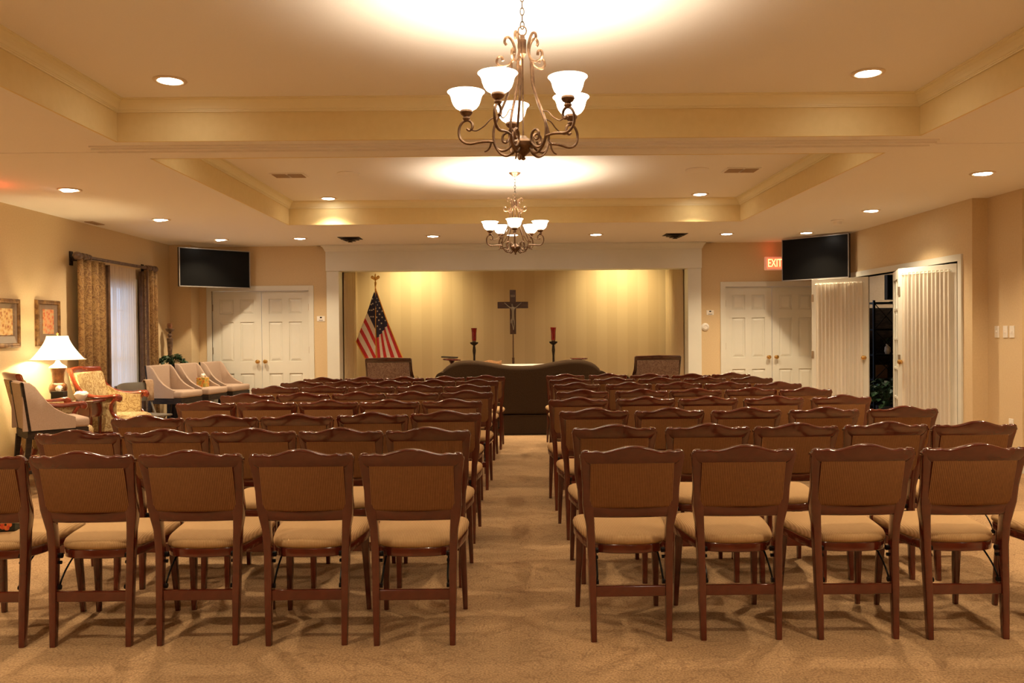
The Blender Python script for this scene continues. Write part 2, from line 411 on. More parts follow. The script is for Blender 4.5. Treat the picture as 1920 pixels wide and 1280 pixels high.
OY0, OY1, OH = 8.56, 11.66, 2.10                # opening with folding doors in the right wall
b = NB()
box(b, XR, XR + .15, 8.32, OY0, 0, CZ + .1); box(b, XR, XR + .15, OY0, OY1, OH, CZ + .1); box(b, XR, XR + .15, OY1, YB + .15, 0, CZ + .1)
box(b, XR + .15, 5.1, 8.32, 8.42, 0, CZ + .1)
box(b, 4.90, 5.2, 7.76, 8.32, 0, CZ + .1); box(b, 5.04, 5.2, -3.2, 7.76, 0, CZ + .1)
struct(obj('wall_right', b, M['wall'], smooth=False))
b = NB(); box(b, -5.15, 5.2, -3.2, -3.05, 0, CZ + .1); struct(obj('wall_rear', b, M['wall'], smooth=False))
b = NB(); box(b, 4.89, 9, 13.3, 13.45, 0, 2.9); box(b, 8.6, 8.75, 8.3, 13.4, 0, 2.9); box(b, 5.2, 8.7, 8.2, 8.32, 0, 2.9)
struct(obj('wall_side_room', b, M['pale'], smooth=False))
b = NB()
for a in ((XL, XL + .015, -3, 9.2), (XL, XL + .015, 11.4, 12.03)): box(b, *a, 0, .13, b=.004)
struct(obj('baseboard_left', b, M['cream'], smooth=False))
b = NB(); box(b, XR - .015, XR, 8.32, OY0 - .07, 0, .2); box(b, 4.885, 4.9, 7.76, 8.32, 0, .2); box(b, XR, 4.9, 8.305, 8.32, 0, .2)
box(b, 4.9, 5.04, 7.745, 7.76, 0, .2); box(b, 5.025, 5.04, -3, 7.745, 0, .2)
struct(obj('baseboard_right', b, M['cream'], smooth=False))
b = NB(); box(b, -2.95, -2.76, YB - .015, YB, 0, .13); box(b, 2.9, 3.2, YB - .015, YB, 0, .13); box(b, -2.545, 2.685, 13.785, 13.8, 0, .13)
struct(obj('baseboard_back', b, M['cream'], smooth=False))

# portal round the alcove: pilasters and header with a small crown
b = NB()
box(b, -2.74, -2.553, YB - .10, YB + .16, 0, 2.335); box(b, 2.693, 2.895, YB - .10, YB + .16, 0, 2.335)
struct(obj('trim_6', b, M['cream'], smooth=False, bevel=.004))
b = NB(); box(b, -2.745, 2.90, YB - .12, YB + .17, 2.332, 2.70)
prof = [(0, 2.62), (.012, 2.63), (.02, 2.655), (.04, 2.685), (.055, 2.70), (.055, 2.719), (0, 2.719)]
rings = [[(x0 + s * d, y, z) for d, z in prof] for x0, s, y in ((-2.745, -1, YB),)]
for x0, s in ((-2.745, -1), (2.90, 1)): pass
L_, R_, Y_ = -2.745, 2.90, YB - .12
loft(b, [[(L_ - d, YB, z) for d, z in prof], [(L_ - d, Y_ - d, z) for d, z in prof], [(R_ + d, Y_ - d, z) for d, z in prof], [(R_ + d, YB, z) for d, z in prof]])
struct(obj('trim_7', b, M['cream'], smooth=False))

# window ------------------------------------------------------------
b = NB()
for a in ((WY0, WY0 + .05, WZ0, WZ1), (WY1 - .05, WY1, WZ0, WZ1), (WY0, WY1, WZ0, WZ0 + .05), (WY0, WY1, WZ1 - .05, WZ1), (WY0, WY1, 1.06, 1.11)):
    box(b, -5.12, -5.04, a[0], a[1], a[2], a[3])
for y in (10.19, 10.52): box(b, -5.10, -5.07, y - .01, y + .01, WZ0, WZ1)
for z in (.43, .75, 1.38, 1.72): box(b, -5.10, -5.07, WY0, WY1, z - .01, z + .01)
wn = struct(obj('window_1', b, M['cream'], smooth=False))
b = NB(); box(b, -5.09, -5.085, WY0 + .02, WY1 - .02, WZ0, WZ1); obj('window_pane', b, M['glass'], wn, smooth=False)
b = NB()
box(b, -5.0, -4.975, WY0 - .08, WY0, WZ0 - .05, WZ1 + .08); box(b, -5.0, -4.975, WY1, WY1 + .08, WZ0 - .05, WZ1 + .08); box(b, -5.0, -4.975, WY0, WY1, WZ1, WZ1 + .08); box(b, -5.0, -4.975, WY0, WY1, WZ0 - .05, WZ0)
obj('window_casing', b, M['cream'], wn, smooth=False)

# six-panel doors in the back wall -----------------------------------
def panel_door(n, x0, x1, knob_side, label):
    d = bpy.data.objects.new('door_%d' % n, None); C.objects.link(d); d.location = (x0, YB, 0)
    d['kind'] = 'structure'; d['label'] = label
    w_ = x1 - x0; b = NB(); yf, yb = .02, .055
    st = .11 * w_ / .73; mid = .10
    box(b, 0, w_, yf + .014, yb, .01, DH - .005)
    cols = ((st, w_ / 2 - mid / 2), (w_ / 2 + mid / 2, w_ - st))
    rows = ((.20, .80), (.98, 1.58), (1.70, 1.93))
    for a in ((0, st), (w_ - st, w_), (w_ / 2 - mid / 2, w_ / 2 + mid / 2)): box(b, a[0], a[1], yf, yf + .015, .01, DH - .005)
    for z0, z1 in ((.01, .20), (.80, .98), (1.58, 1.70), (1.93, DH - .005)):
        for c0, c1 in cols: box(b, c0, c1, yf, yf + .015, z0, z1)
    obj('door_leaf', b, M['cream'], d, smooth=False)
    for cx0, cx1 in cols:
        for z0, z1 in rows:
            t = NB(); m_ = .025
            loft(t, [[(cx0 + i, yy, z0 + i), (cx1 - i, yy, z0 + i), (cx1 - i, yy, z1 - i), (cx0 + i, yy, z1 - i)] for i, yy in ((.006, yf + .0145), (.012, yf + .012), (m_ + .016, yf + .004), (m_ + .018, yf + .004))])
            obj('door_panel', t, M['cream'], d, smooth=False)
    kx = .055 if knob_side < 0 else w_ - .055
    b = NB(); 
    rings = []
    for r_, y_ in ((.024, 0), (.026, -.004), (.012, -.008), (.010, -.026), (.022, -.034), (.030, -.048), (.029, -.060), (.018, -.070), (.002, -.072)):
        rings.append([(kx + r_ * math.cos(2*PI*i/16), yf + y_, .98 + r_ * math.sin(2*PI*i/16)) for i in range(16)])
    loft(b, rings); h = obj('door_handle', b, M['brass'], d)
    hx = w_ - .004 if knob_side < 0 else .004
    for z in (.25, 1.15, 1.80):
        b = NB(); box(b, hx - .008, hx + .008, yf - .008, yf + .004, z - .05, z + .05); obj('hinge', b, M['hinge'], d, smooth=False)
    return d
xm = (DL0 + DL1) / 2 + .01
panel_door(1, DL0, xm - .003, 1, 'cream six-panel door below the wall television near the curtained window')
panel_door(2, xm + .003, DL1, -1, 'cream six-panel door nearest the alcove pillar beside the flag')
xm = (DR0 + DR1) / 2 + .005
panel_door(3, DR0, xm - .003, 1, 'cream six-panel door beside the round sensor under the exit sign side')
panel_door(4, xm + .003, DR1, -1, 'cream six-panel door partly hidden behind the folding curtained door')
b = NB()
for x0, x1 in ((DL0, DL1), (DR0, DR1)):
    box(b, x0 - .075, x0, YB - .02, YB + .06, 0, DH + .075); box(b, x1, x1 + .075 if x1 < 0 else x1 + .03, YB - .02, YB + .06, 0, DH + .075); box(b, x0, x1, YB - .02, YB + .06, DH, DH + .075)
struct(obj('trim_8', b, M['cream'], smooth=False, bevel=.003))
b = NB()
box(b, XR - .02, XR + .15, OY0 - .07, OY0, 0, OH + .07); box(b, XR - .02, XR + .15, OY1, OY1 + .07, 0, OH + .07); box(b, XR - .02, XR + .15, OY0, OY1, OH, OH + .07)
struct(obj('trim_9', b, M['cream'], smooth=False, bevel=.003))

# folding french doors with gathered sheers ---------------------------
def wavy(bm, a, bpt, z0, z1, amp, waves, nrm, nz=6, flare=0, ph=0, irr=.3, seed=1):
    rnd = random.Random(seed); n = int(waves * 10); a = Vector(a); bpt = Vector(bpt); nrm = Vector(nrm)
    jit = [rnd.uniform(-irr, irr) for _ in range(int(waves) + 3)]
    grid = []
    for k in range(nz + 1):
        f = k / nz; z = z0 + (z1 - z0) * f; row = []
        for i in range(n + 1):
            t = i / n; u = t * waves
            j = jit[int(u)] * (1 - (u % 1)) + jit[int(u) + 1] * (u % 1)
            am = amp * (1 + flare * (1 - f)) * (1 + j)
            p = a.lerp(bpt, t) + nrm * (am * math.sin(2 * PI * (u + j * .3 * (1 - f) + ph)))
            row.append(bm.verts.new((p.x, p.y, z)))
        grid.append(row)
    for r0, r1 in zip(grid, grid[1:]):
        for i in range(n): bm.faces.new((r0[i], r0[i + 1], r1[i + 1], r1[i]))
    return bm
DW = .755
def french(n, p, q_, label, knob_at=None, knob_side=1, hinge_at=None, sheer=True):
    """leaf from p to q (plan points); room side is to the right of p->q as seen by walking"""
    p = Vector((*p, 0)); q_ = Vector((*q_, 0)); d = (q_ - p); L = d.length; ang = math.atan2(d.y, d.x)
    e = bpy.data.objects.new('door_%d' % n, None); C.objects.link(e); e.location = p; e.rotation_euler = (0, 0, ang)
    e['kind'] = 'structure'; e['label'] = label
    st = .085; H0, H1 = .015, 2.075
    b = NB()
    box(b, 0, st, -.018, .018, H0, H1); box(b, L - st, L, -.018, .018, H0, H1)
    box(b, st, L - st, -.018, .018, H0, H0 + .22); box(b, st, L - st, -.018, .018, H1 - .11, H1)
    obj('door_frame', b, M['cream'], e, smooth=False, bevel=.003)
    b = NB()
    for i in range(1, 5):
        z = .235 + (H1 - .11 - .235) * i / 5; box(b, st, L - st, -.012, .012, z - .011, z + .011)
    box(b, L / 2 - .011, L / 2 + .011, -.012, .012, .235, H1 - .11)
    obj('muntin', b, M['cream'], e, smooth=False)
    b = NB(); box(b, st, L - st, -.002, .002, .235, H1 - .11); obj('door_glass', b, M['glass'], e, smooth=False)
    if sheer:
        b = NB(); wavy(b, (st - .02, -.034, 0), (L - st + .02, -.034, 0), .16, 2.02, .010, 12, (0, 1, 0), nz=8, seed=n, irr=.5)
        obj('sheer_curtain', b, M['doorsheer'], e)
        b = NB(); rod(b, (st - .03, -.034, 2.0), (L - st + .03, -.034, 2.0), .006); rod(b, (st - .03, -.034, .19), (L - st + .03, -.034, .19), .006)
        obj('curtain_rod', b, M['cream'], e)
    if knob_at is not None:
        b = NB(); rings = []
        for r_, y_ in ((.024, 0), (.026, -.004), (.012, -.008), (.010, -.026), (.022, -.034), (.028, -.048), (.026, -.060), (.002, -.068)):
            rings.append([(knob_at + r_ * math.cos(2*PI*i/16), -.018 + y_, 1.02 + r_ * math.sin(2*PI*i/16)) for i in range(16)])
        loft(b, rings); obj('door_handle', b, M['brass'], e)
    if hinge_at is not None:
        for z in (.25, 1.05, 1.82):
            b = NB(); box(b, hinge_at - .014, hinge_at + .014, -.026, -.012, z - .05, z + .05); obj('hinge', b, M['hinge'], e, smooth=False)
PL = (4.15, 11.14); PR = (4.435, 9.24)
french(5, PL, (4.705, 10.63), 'curtained folding door nearest the exit sign and television', knob_at=.70, hinge_at=.012)
french(6, (PL[0] + .03, PL[1] + .04), (4.705, 11.64), 'folding door leaf hinged behind the curtained one under the television', sheer=False)
french(7, PR, (4.730, 8.568), 'curtained folding door standing open beside the light switches', knob_at=.06, hinge_at=.012)
french(8, (4.705, 9.93), (PR[0] + .03, PR[1] + .05), 'folding door leaf seen edge-on behind the open curtained door', sheer=False)

# ================================================================ CEILING FITTINGS
def downlight(x, y, z, label, group, tilt=(0, 0), power=1.0, spot=118):
    t = thing('ceiling_downlight', label, 'ceiling light', (x, y, z), 0, group)
    b = NB(); n = 28
    lathe(b, [(.066, .001), (.100, .001), (.103, -.003), (.098, -.008), (.082, -.010), (.072, -.006), (.066, .001)], n, cap=False)
    obj('trim_ring', b, M['canring'], t)
    b = NB(); lathe(b, [(.072, -.003), (.068, -.009), (.045, -.013), (.001, -.014)], n)
    o = obj('lens', b, M['lens'], t); o.rotation_euler = (R(tilt[0]), R(tilt[1]), 0)
    lamp('downlight_beam', 'SPOT', (x, y, z - .03), CAN_W * power, spot=spot, aim=(x + math.sin(R(tilt[1])) * 2, y, z - 2), size=.05, blend=.8)
SG = 'round downlights in the lower ceiling'; TG = 'round downlights in the raised ceiling'
for x, y, l in ((-3.96, 7.39, 'round downlight over the tall stool with its back to the camera'), (-3.97, 9.35, 'round downlight in front of the window curtains'),
                (-4.0, 11.38, 'round downlight above the television beside the curtained window'),
                (4.06, 9.12, 'round downlight above the open curtained folding doors'), (4.06, 6.97, 'round downlight above the light switches by the wall corner')):
    downlight(x, y, CZ, l, SG, (0, -9 if x < 0 else 4))
for x, y, l in ((-2.89, 11.31, 'round downlight above the cream double doors next to the flag'), (-1.035, 11.18, 'round downlight before the alcove, between flag side vent and cross'), (.056, 11.11, 'round downlight seen through the far chandelier before the cross'),
                (1.197, 11.15, 'round downlight before the alcove, between cross and the vent over the upholstered chair'), (3.0, 11.2, 'round downlight in front of the alcove pillar beside the round sensor'), (4.08, 11.16, 'round downlight above the exit sign and television')):
    downlight(x, y, CZ, l, SG)
for x, y, l in ((-2.12, 5.15, 'large round downlight in the near raised ceiling on the flag side'), (2.26, 5.11, 'large round downlight in the near raised ceiling on the exit sign side'),
                (-2.13, 9.68, 'small round downlight in the far raised ceiling on the flag side'), (2.26, 9.60, 'small round downlight in the far raised ceiling on the exit sign side')):
    downlight(x, y, TZ, l, TG)
for x, y, z in ((-3.96, 5.4, CZ), (-3.96, 3.4, CZ), (-3.96, 1.0, CZ), (4.06, 4.9, CZ), (4.06, 2.8, CZ), (4.06, .6, CZ), (-2.12, 2.35, TZ), (2.26, 2.35, TZ), (-2.12, 6.5, TZ), (2.26, 6.5, TZ), (-1.5, -.9, CZ), (1.5, -.9, CZ), (0, 1.2, CZ)):  # unseen downlights, added out of view to light the floor and room
    downlight(x, y, z, 'unseen round downlight added to light the foreground and room', 'unseen added downlights')

def vent(x, y, label):
    t = thing('ceiling_vent', label, 'vent', (x, y, CZ), 0, 'dark stepped ceiling vents')
    for i, (s, z) in enumerate(((.15, 0), (.11, -.018), (.07, -.036), (.03, -.052))):
        b = NB(); box(b, -s, s, -s, s, z - .006, z, b=.002)
        if i: box(b, -s * .5, s * .5, -s * .5, s * .5, z, z + .014)
        obj('louver' if i else 'vent_frame', b, M['dark'], t, smooth=False)
vent(-2.2, 11.35, 'dark stepped square ceiling vent above the flag side of the alcove'); vent(2.3, 11.25, 'dark stepped square ceiling vent above the alcove near the exit sign')
for x, y, l in ((-2.21, 8.25, 'faint rectangular return grille in far raised ceiling on window side'), (2.34, 8.17, 'faint rectangular return grille in far raised ceiling on exit side')):
    t = thing('ceiling_grille', l, 'vent', (x, y, TZ), 0, 'rectangular grilles in the raised ceiling')
    b = NB(); box(b, -.17, .17, -.11, .11, -.008, 0, b=.003); box(b, -.01, .01, -.1, .1, -.012, -.006); obj('grille_frame', b, M['ceil'], t, smooth=False)
    b = NB()
    for i in range(9): box(b, -.15, .15, -.09 + i * .0215, -.078 + i * .0215, -.012, -.008)
    obj('slat', b, M['ventc'], t, smooth=False)
for x, y, l in ((-1.6, 8.19, 'round flush ceiling speaker beside the grille on the window side'), (1.89, 8.14, 'round flush ceiling speaker beside the grille on the exit side')):
    b = NB(); lathe(b, [(.115, 0), (.118, -.006), (.108, -.011), (.100, -.008), (.001, -.009)], 28); tag(obj('ceiling_speaker', b, M['ceil'], loc=(x, y, TZ)), l, 'speaker', 'round speakers in the raised ceiling')
b = NB(); lathe(b, [(.075, 0), (.075, -.012), (.05, -.02), (.045, -.055), (.03, -.065), (.001, -.067)], 24)
tag(obj('smoke_detector', b, M['ceil'], loc=(4.0, 9.9, CZ)), 'small round smoke detector on ceiling near the open folding doors', 'smoke detector')
b = NB(); box(b, -.05, .05, -.14, .14, -.008, 0, b=.002)
for i in range(6): box(b, -.04, .04, -.12 + i * .044, -.10 + i * .044, -.011, -.006)
tag(obj('ceiling_register', b, M['ventc'], loc=(-4.86, 9.6, CZ), smooth=False), 'small tan air register in the ceiling edge over the window curtains', 'vent')

# chandeliers --------------------------------------------------------
def chandelier(loc, a0, label, ztop):
    t = thing('chandelier', label, 'chandelier', loc, 0, 'bronze five-light chandeliers')
    b = NB()
    lathe(b, [(.001, 0), (.009, .004), (.011, .010), (.006, .017), (.014, .025), (.034, .042), (.050, .062), (.051, .080), (.040, .092), (.024, .100), (.012, .112), (.001, .114)], 20)
    obj('hub', b, M['bronze'], t)
    b = NB(); rod(b, (0, 0, .11), (0, 0, .49), .004); lathe(b, [(.004, .465), (.010, .475), (.018, .485), (.018, .55), (.012, .555), (.010, .572), (.001, .575)], 16)
    obj('stem', b, M['bronze'], t)
    b = NB(); tube(b, [(.019 * math.cos(a), 0, .592 + .022 * math.sin(a)) for a in lin(0, 2 * PI, 17)], .003, n=6, k=1); obj('loop', b, M['bronze'], t)
    b = NB(); z = .618; i = 0
    while z < ztop - .04:
        pts = []
        for j in range(13):
            a = 2 * PI * j / 12; u, v = .0085 * math.cos(a), .0185 * math.sin(a)
            pts.append((u, 0, z + v) if i % 2 == 0 else (0, u, z + v))
        tube(b, pts, 0.0027, n=6, k=1); z += .031; i += 1
    obj('chain', b, M['chain'], t)
    b = NB(); lathe(b, [(.001, ztop - .045), (.012, ztop - .042), (.03, ztop - .03), (.055, ztop - .012), (.062, ztop - .001), (.001, ztop)], 24); obj('canopy', b, M['bronze'], t)
    main = [(.052, .455), (.054, .40), (.060, .34), (.080, .28), (.112, .21), (.136, .145), (.134, .085), (.112, .042), (.080, .024), (.052, .036), (.034, .06)]
    scr = [(.139, .118), (.134, .080), (.112, .052), (.080, .050), (.052, .075), (.052, .112), (.072, .130), (.093, .118), (.094, .092), (.080, .084), (.072, .095)]
    low = [(.262, .155), (.250, .147), (.237, .158), (.238, .180), (.256, .194), (.282, .185), (.298, .155), (.296, .116), (.276, .093), (.246, .085), (.210, .090), (.175, .093), (.138, .090)]
    hook = [(.148, .092), (.154, .068), (.166, .052), (.180, .046)]
    bra = [(.240, .148), (.215, .145), (.180, .165), (.150, .195), (.118, .205)]
    top = [(.074, .532), (.082, .545), (.078, .562), (.062, .566), (.047, .548), (.036, .515), (.038, .482), (.052, .452), (.076, .436), (.104, .436), (.119, .455), (.112, .477), (.095, .476), (.091, .460)]
    for k in range(5):
        a = R(a0 + 72 * k)
        def p3(L): return [(r * math.cos(a), r * math.sin(a), z) for r, z in L]
        b = NB(); up = (-math.sin(a), math.cos(a), 0)
        tube(b, p3(main), .0062, n=8, up=up, flat=1.0); tube(b, p3(low), .0062, n=8, up=up)
        arm = obj('arm', b, M['bronze'], t)
        b = NB(); tube(b, p3(scr), .0058, n=8, up=up); tube(b, p3(hook), lambda t_: .005 - .002 * t_, n=6, up=up); tube(b, p3(bra), .003, n=6, up=up)
        obj('scroll', b, M['bronze'], arm)
        b = NB(); tube(b, p3(top), .0062, n=8, up=up); obj('upper_scroll', b, M['bronze'], t)
        cx, cy = .264 * math.cos(a), .264 * math.sin(a)
        b = NB(); lathe(b, [(.001, .188), (.010, .190), (.018, .202), (.013, .212), (.024, .220), (.030, .230), (.028, .240), (.001, .241)], 20, (cx, cy, 0)); obj('lamp_cup', b, M['bronze'], arm)
        b = NB()
        out = [(.024, .238), (.034, .243), (.049, .252), (.060, .266), (.067, .284), (.071, .302), (.078, .316), (.087, .324)]
        inn = [(r - .003, z + .001) for r, z in out[::-1]]
        lathe(b, out + inn + [(.001, .241)], 32, (cx, cy, 0), cap=False)
        obj('glass_shade', b, M['shade'], t)
        lamp('chandelier_bulb', 'POINT', (loc[0] + cx, loc[1] + cy, loc[2] + .276), BULB_W, color=BULBC, size=.018)
    return t
chandelier((.072, 3.75, 2.185), 173, 'bronze scrolled chandelier with glowing bell shades, larger and nearer the camera', TZ - 2.185)
chandelier((.070, 8.23, 2.175), 268, 'bronze scrolled chandelier farther away, hanging in front of the cross', TZ - 2.175)
# ================================================================ FOLDING CHAIRS
LEAN = [(0, 0), (.22, .012), (.45, .028), (.56, .020), (.61, .008), (.70, -.014), (.80, -.040), (.86, -.060), (.90, -.070)]
def lean(z): return interp(LEAN, z)
def seat_outline(n=10):
    P = []
    pts = [(0, .035), (.07, .040), (.13, .058), (.168, .095), (.192, .17), (.208, .27), (.219, .36), (.222, .43), (.212, .475), (.18, .497), (.10, .505), (0, .508)]
    half = [(p.x, p.y) for p in smoothpath([(x, y, 0) for x, y in pts], 3)]
    return half + [(-x, y) for x, y in half[::-1][1:-1]]
def folding_chair():
    t = thing('folding_chair', 'x', 'chair')
    so = seat_outline()
    b = NB(); c = .27
    outline_stack(b, so, [(.383, .975, 0, c), (.387, .99, 0, c), (.418, .99, 0, c), (.424, .975, 0, c)]); obj('seat_frame', b, M['wood'], t)
    b = NB(); outline_stack(b, so, [(.424, .97, 0, c), (.432, 1.005, 0, c), (.444, 1.01, 0, c), (.458, .985, 0, c), (.468, .92, 0, c), (.476, .78, 0, c), (.481, .5, 0, c), (.483, .2, 0, c)])
    obj('seat_cushion', b, M['rib'], t, ang=60)
    for s in (-1, 1):
        b = NB(); rings = []
        for x, z, w_, d_ in ((.170, 0, .028, .032), (.172, .22, .034, .040), (.175, .42, .036, .044), (.180, .52, .038, .046), (.187, .575, .046, .048), (.190, .62, .052, .046), (.192, .70, .050, .036), (.199, .78, .051, .032), (.205, .83, .052, .032), (.209, .852, .044, .030), (.208, .866, .036, .028), (.205, .872, .024, .020)):
            rings.append([(s * x + u, lean(z) + v, z) for u, v in rr(w_, d_, .008)])
        loft(b, rings); obj('leg', b, M['wood'], t)
        b = NB(); rings = []
        for x, y, z, w_, d_ in ((.200, .470, 0, .024, .026), (.196, .458, .15, .030, .032), (.190, .440, .33, .036, .040), (.188, .435, .39, .036, .042)):
            rings.append([(s * x + u, y + v, z) for u, v in rr(w_, d_, .007)])
        loft(b, rings); obj('leg', b, M['wood'], t)
        b = NB(); tube(b, [(s * .152, .024, .262), (s * .148, .030, .29), (s * .146, .075, .335), (s * .144, .16, .388)], .0045, n=6)
        rod(b, (s * .158, .020, .262), (s * .144, .020, .262), .011); rod(b, (s * .158, .034, .402), (s * .143, .034, .402), .012); rod(b, (s * .158, .030, .372), (s * .145, .030, .372), .008)
        obj('brace', b, M['iron'], t)
    xs = lin(-.2325, .2325, 37)
    def bow(x): return -.028 * (1 - (x / .2335) ** 2)
    TOP = [(0, .895), (.02, .8945), (.045, .890), (.07, .883), (.095, .875), (.12, .869), (.14, .8675), (.152, .872), (.165, .8725), (.18, .8685), (.205, .870), (.220, .868), (.229, .860), (.2335, .848)]
    BOT = [(0, .805), (.10, .805), (.185, .802), (.20, .806), (.215, .822), (.2335, .838)]
    b = NB(); slab(b, xs, lambda x: interp(BOT, abs(x)), lambda x: interp(TOP, abs(x)), .032, lambda x, z: lean(z) + bow(x) + .004 , k=3, rad=.013)
    obj('top_rail', b, M['wood'], t, ang=50)
    xs = lin(-.185, .185, 13)
    b = NB(); slab(b, xs, lambda x: .605, lambda x: .83, .034, lambda x, z: lean(z) + bow(x) + .006, k=3, rad=.012); obj('back_panel', b, M['ribshade'], t, ang=60)
    b = NB(); slab(b, lin(-.178, .178, 13), lambda x: .557, lambda x: .607 + .013 * (x / .178) ** 2, .026, lambda x, z: lean(z) + bow(x) * .7 + .002, k=2); obj('lower_rail', b, M['wood'], t)
    b = NB(); box(b, -.165, .165, .004, .022, .198, .246, b=.004); obj('stretcher', b, M['wood'], t, smooth=False)
    return t
proto = folding_chair()
# (x, y of the back feet), from the aisle outwards, rows from the nearest to the sofa
LEFT = [[(-.436, 3.64), (-.923, 3.652), (-1.417, 3.666), (-1.895, 3.66), (-2.375, 3.66)],
        [(-.445, 4.46), (-.918, 4.47), (-1.392, 4.475), (-1.865, 4.48), (-2.34, 4.47)],
        [(-.419, 5.38), (-.889, 5.32), (-1.36, 5.25), (-1.83, 5.23), (-2.305, 5.24)],
        [(-.444, 6.31), (-.922, 6.30), (-1.395, 6.32), (-1.868, 6.32), (-2.34, 6.33)],
        [(-.378, 7.20), (-.849, 7.15), (-1.321, 7.17), (-1.793, 7.12), (-2.265, 7.08)],
        [(-.413, 8.03), (-.885, 8.03), (-1.358, 8.04), (-1.83, 8.07), (-2.30, 8.04)],
        [(-.349, 8.86), (-.82, 8.88), (-1.292, 8.83), (-1.763, 8.84), (-2.235, 8.82)],
        [(-.283, 9.66), (-.754, 9.57), (-1.226, 9.54), (-1.698, 9.56), (-2.17, 9.53)]]
RIGHT = [[(.5395, 3.66), (1.036, 3.665), (1.5635, 3.66), (2.052, 3.645), (2.64, 3.62)],
         [(.570, 4.50), (1.08, 4.50), (1.56, 4.49), (2.065, 4.52), (2.54, 4.50)],
         [(.557, 5.45), (1.055, 5.44), (1.552, 5.40), (2.06, 5.39), (2.582, 5.40)],
         [(.53, 6.35), (1.052, 6.37), (1.53, 6.34), (2.032, 6.32), (2.57, 6.36)],
         [(.635, 7.18), (1.158, 7.20), (1.634, 7.21), (2.128, 7.24), (2.60, 7.20)],
         [(.668, 8.16), (1.18, 8.13), (1.675, 8.12), (2.147, 8.07), (2.62, 8.00)],
         [(.662, 8.94), (1.148, 8.98), (1.638, 8.96), (2.125, 8.92), (2.639, 8.93)],
         [(.666, 9.80), (1.18, 9.85), (1.66, 9.71), (2.135, 9.62), (2.64, 9.76)]]
ROWN = ['row nearest the camera', 'second row from the camera', 'third row from the camera', 'fourth row from the camera', 'fifth row from the camera', 'sixth row from the camera', 'seventh row from the camera', 'row closest to the sofa']
SEATN = ['on the aisle', 'second from the aisle', 'third from the aisle', 'fourth from the aisle', 'fifth from the aisle']
rot = random.Random(3); first = True
for side, rows in (('window-side', LEFT), ('exit-side', RIGHT)):
    for ri, row in enumerate(rows):
        for ci, (x, y) in enumerate(row):
            label = '%s block wooden folding chair, %s, %s' % (side, ROWN[ri], SEATN[ci])
            grp = 'wooden folding chairs in the %s block' % side
            rz = R(rot.uniform(-.6, .6))
            if first:
                proto.location = (x, y, 0); proto.rotation_euler = (0, 0, rz); proto['label'] = label; proto['group'] = grp; first = False
            else: dup(proto, (x, y, 0), rz, label, grp)

# ================================================================ ARMCHAIRS
def armchair(label, loc, rz, fab, wood, group):
    t = thing('armchair', label, 'armchair', loc, rz, group)
    W = .30
    def bk(z): return interp([(.40, -.16), (.6, -.20), (.8, -.25), (1.06, -.33)], z)
    def bw(x): return -.05 * (1 - (x / W) ** 2)
    b = NB(); slab(b, lin(-W - .005, W + .005, 17), lambda x: .985, lambda x: 1.055 + .010 * (1 - abs(x) / W), .055, lambda x, z: bk(z) + bw(x), k=3, rad=.022); obj('top_rail', b, wood, t)
    b = NB(); slab(b, lin(-W + .02, W - .02, 13), lambda x: .42, lambda x: 1.0, .05, lambda x, z: bk(z) + bw(x) + .025 + .02 * math.sin(PI * min(1, max(0, (z - .42) / .58))), k=3); obj('back_cushion', b, fab, t)
    b = NB(); slab(b, lin(-W + .012, W - .012, 13), lambda x: .30, lambda x: .995, .03, lambda x, z: bk(z) + bw(x) - .015, k=2); obj('outer_back', b, fab, t)
    b = NB(); box(b, -W + .03, W - .03, -.22, .30, .30, .40, b=.015); box(b, -W + .01, W - .01, .28, .315, .30, .40, b=.01); obj('seat_frame', b, wood, t)
    so = rr(2 * W - .07, .50, .07, 4)
    b = NB(); outline_stack(b, [(x, y + .07) for x, y in so], [(.40, .97, 0, .07), (.42, 1.0, 0, .07), (.49, 1.0, 0, .07), (.52, .95, 0, .07), (.54, .8, 0, .07), (.55, .45, 0, .07)]); obj('seat_cushion', b, fab, t, ang=60)
    for s in (-1, 1):
        b = NB()
        tube(b, [(s * W, -.325, 1.04), (s * W, -.30, .97), (s * W, -.26, .88), (s * (W + .01), -.19, .80), (s * (W + .02), -.08, .755), (s * (W + .025), .05, .745), (s * (W + .025), .17, .755), (s * (W + .025), .215, .735), (s * (W + .025), .20, .705)], lambda q: .021 + .008 * (q > .75), n=10)
        lathe(b, [(.001, -.03), (.024, -.028), (.03, 0), (.024, .028), (.001, .03)], 14, (s * (W + .025), .20, .735))
        arm = obj('arm', b, wood, t)
        b = NB(); tube(b, [(s * (W + .022), .17, .73), (s * (W + .02), .125, .66), (s * (W + .015), .13, .58), (s * (W + .005), .20, .50), (s * W, .275, .45), (s * W, .30, .38)], .020, n=10); obj('arm_support', b, wood, arm)
        b = NB(); rings = []
        for y in lin(-.22, .16, 9):
            zt = interp([(-.22, .84), (-.1, .76), (.05, .735), (.17, .735)], y)
            rings.append([(s * (W - .005) + u, y, .38 + (zt - .38) * v) for u, v in ((-.016, 0), (.016, 0), (.016, 1), (-.016, 1))])
        loft(b, rings); obj('side_panel', b, fab, t, smooth=False)
        b = NB(); lathe(b, [(.012, 0), (.018, .02), (.014, .05), (.022, .12), (.030, .22), (.034, .30), (.034, .38), (.001, .385)], 14, (s * (W - .01), .29, 0)); obj('leg', b, wood, t)
        b = NB(); tube(b, [(s * (W - .03), -.30, 0), (s * (W - .03), -.25, .15), (s * (W - .03), -.19, .35)], lambda q: .016 + .010 * q, n=8); obj('leg', b, wood, t)
    return t
armchair('paisley armchair with curving cherry wood arms between table lamp and window', (-4.34, 8.94, 0), R(-90), M['paisley'], M['redwood'], 'carved wooden armchairs')
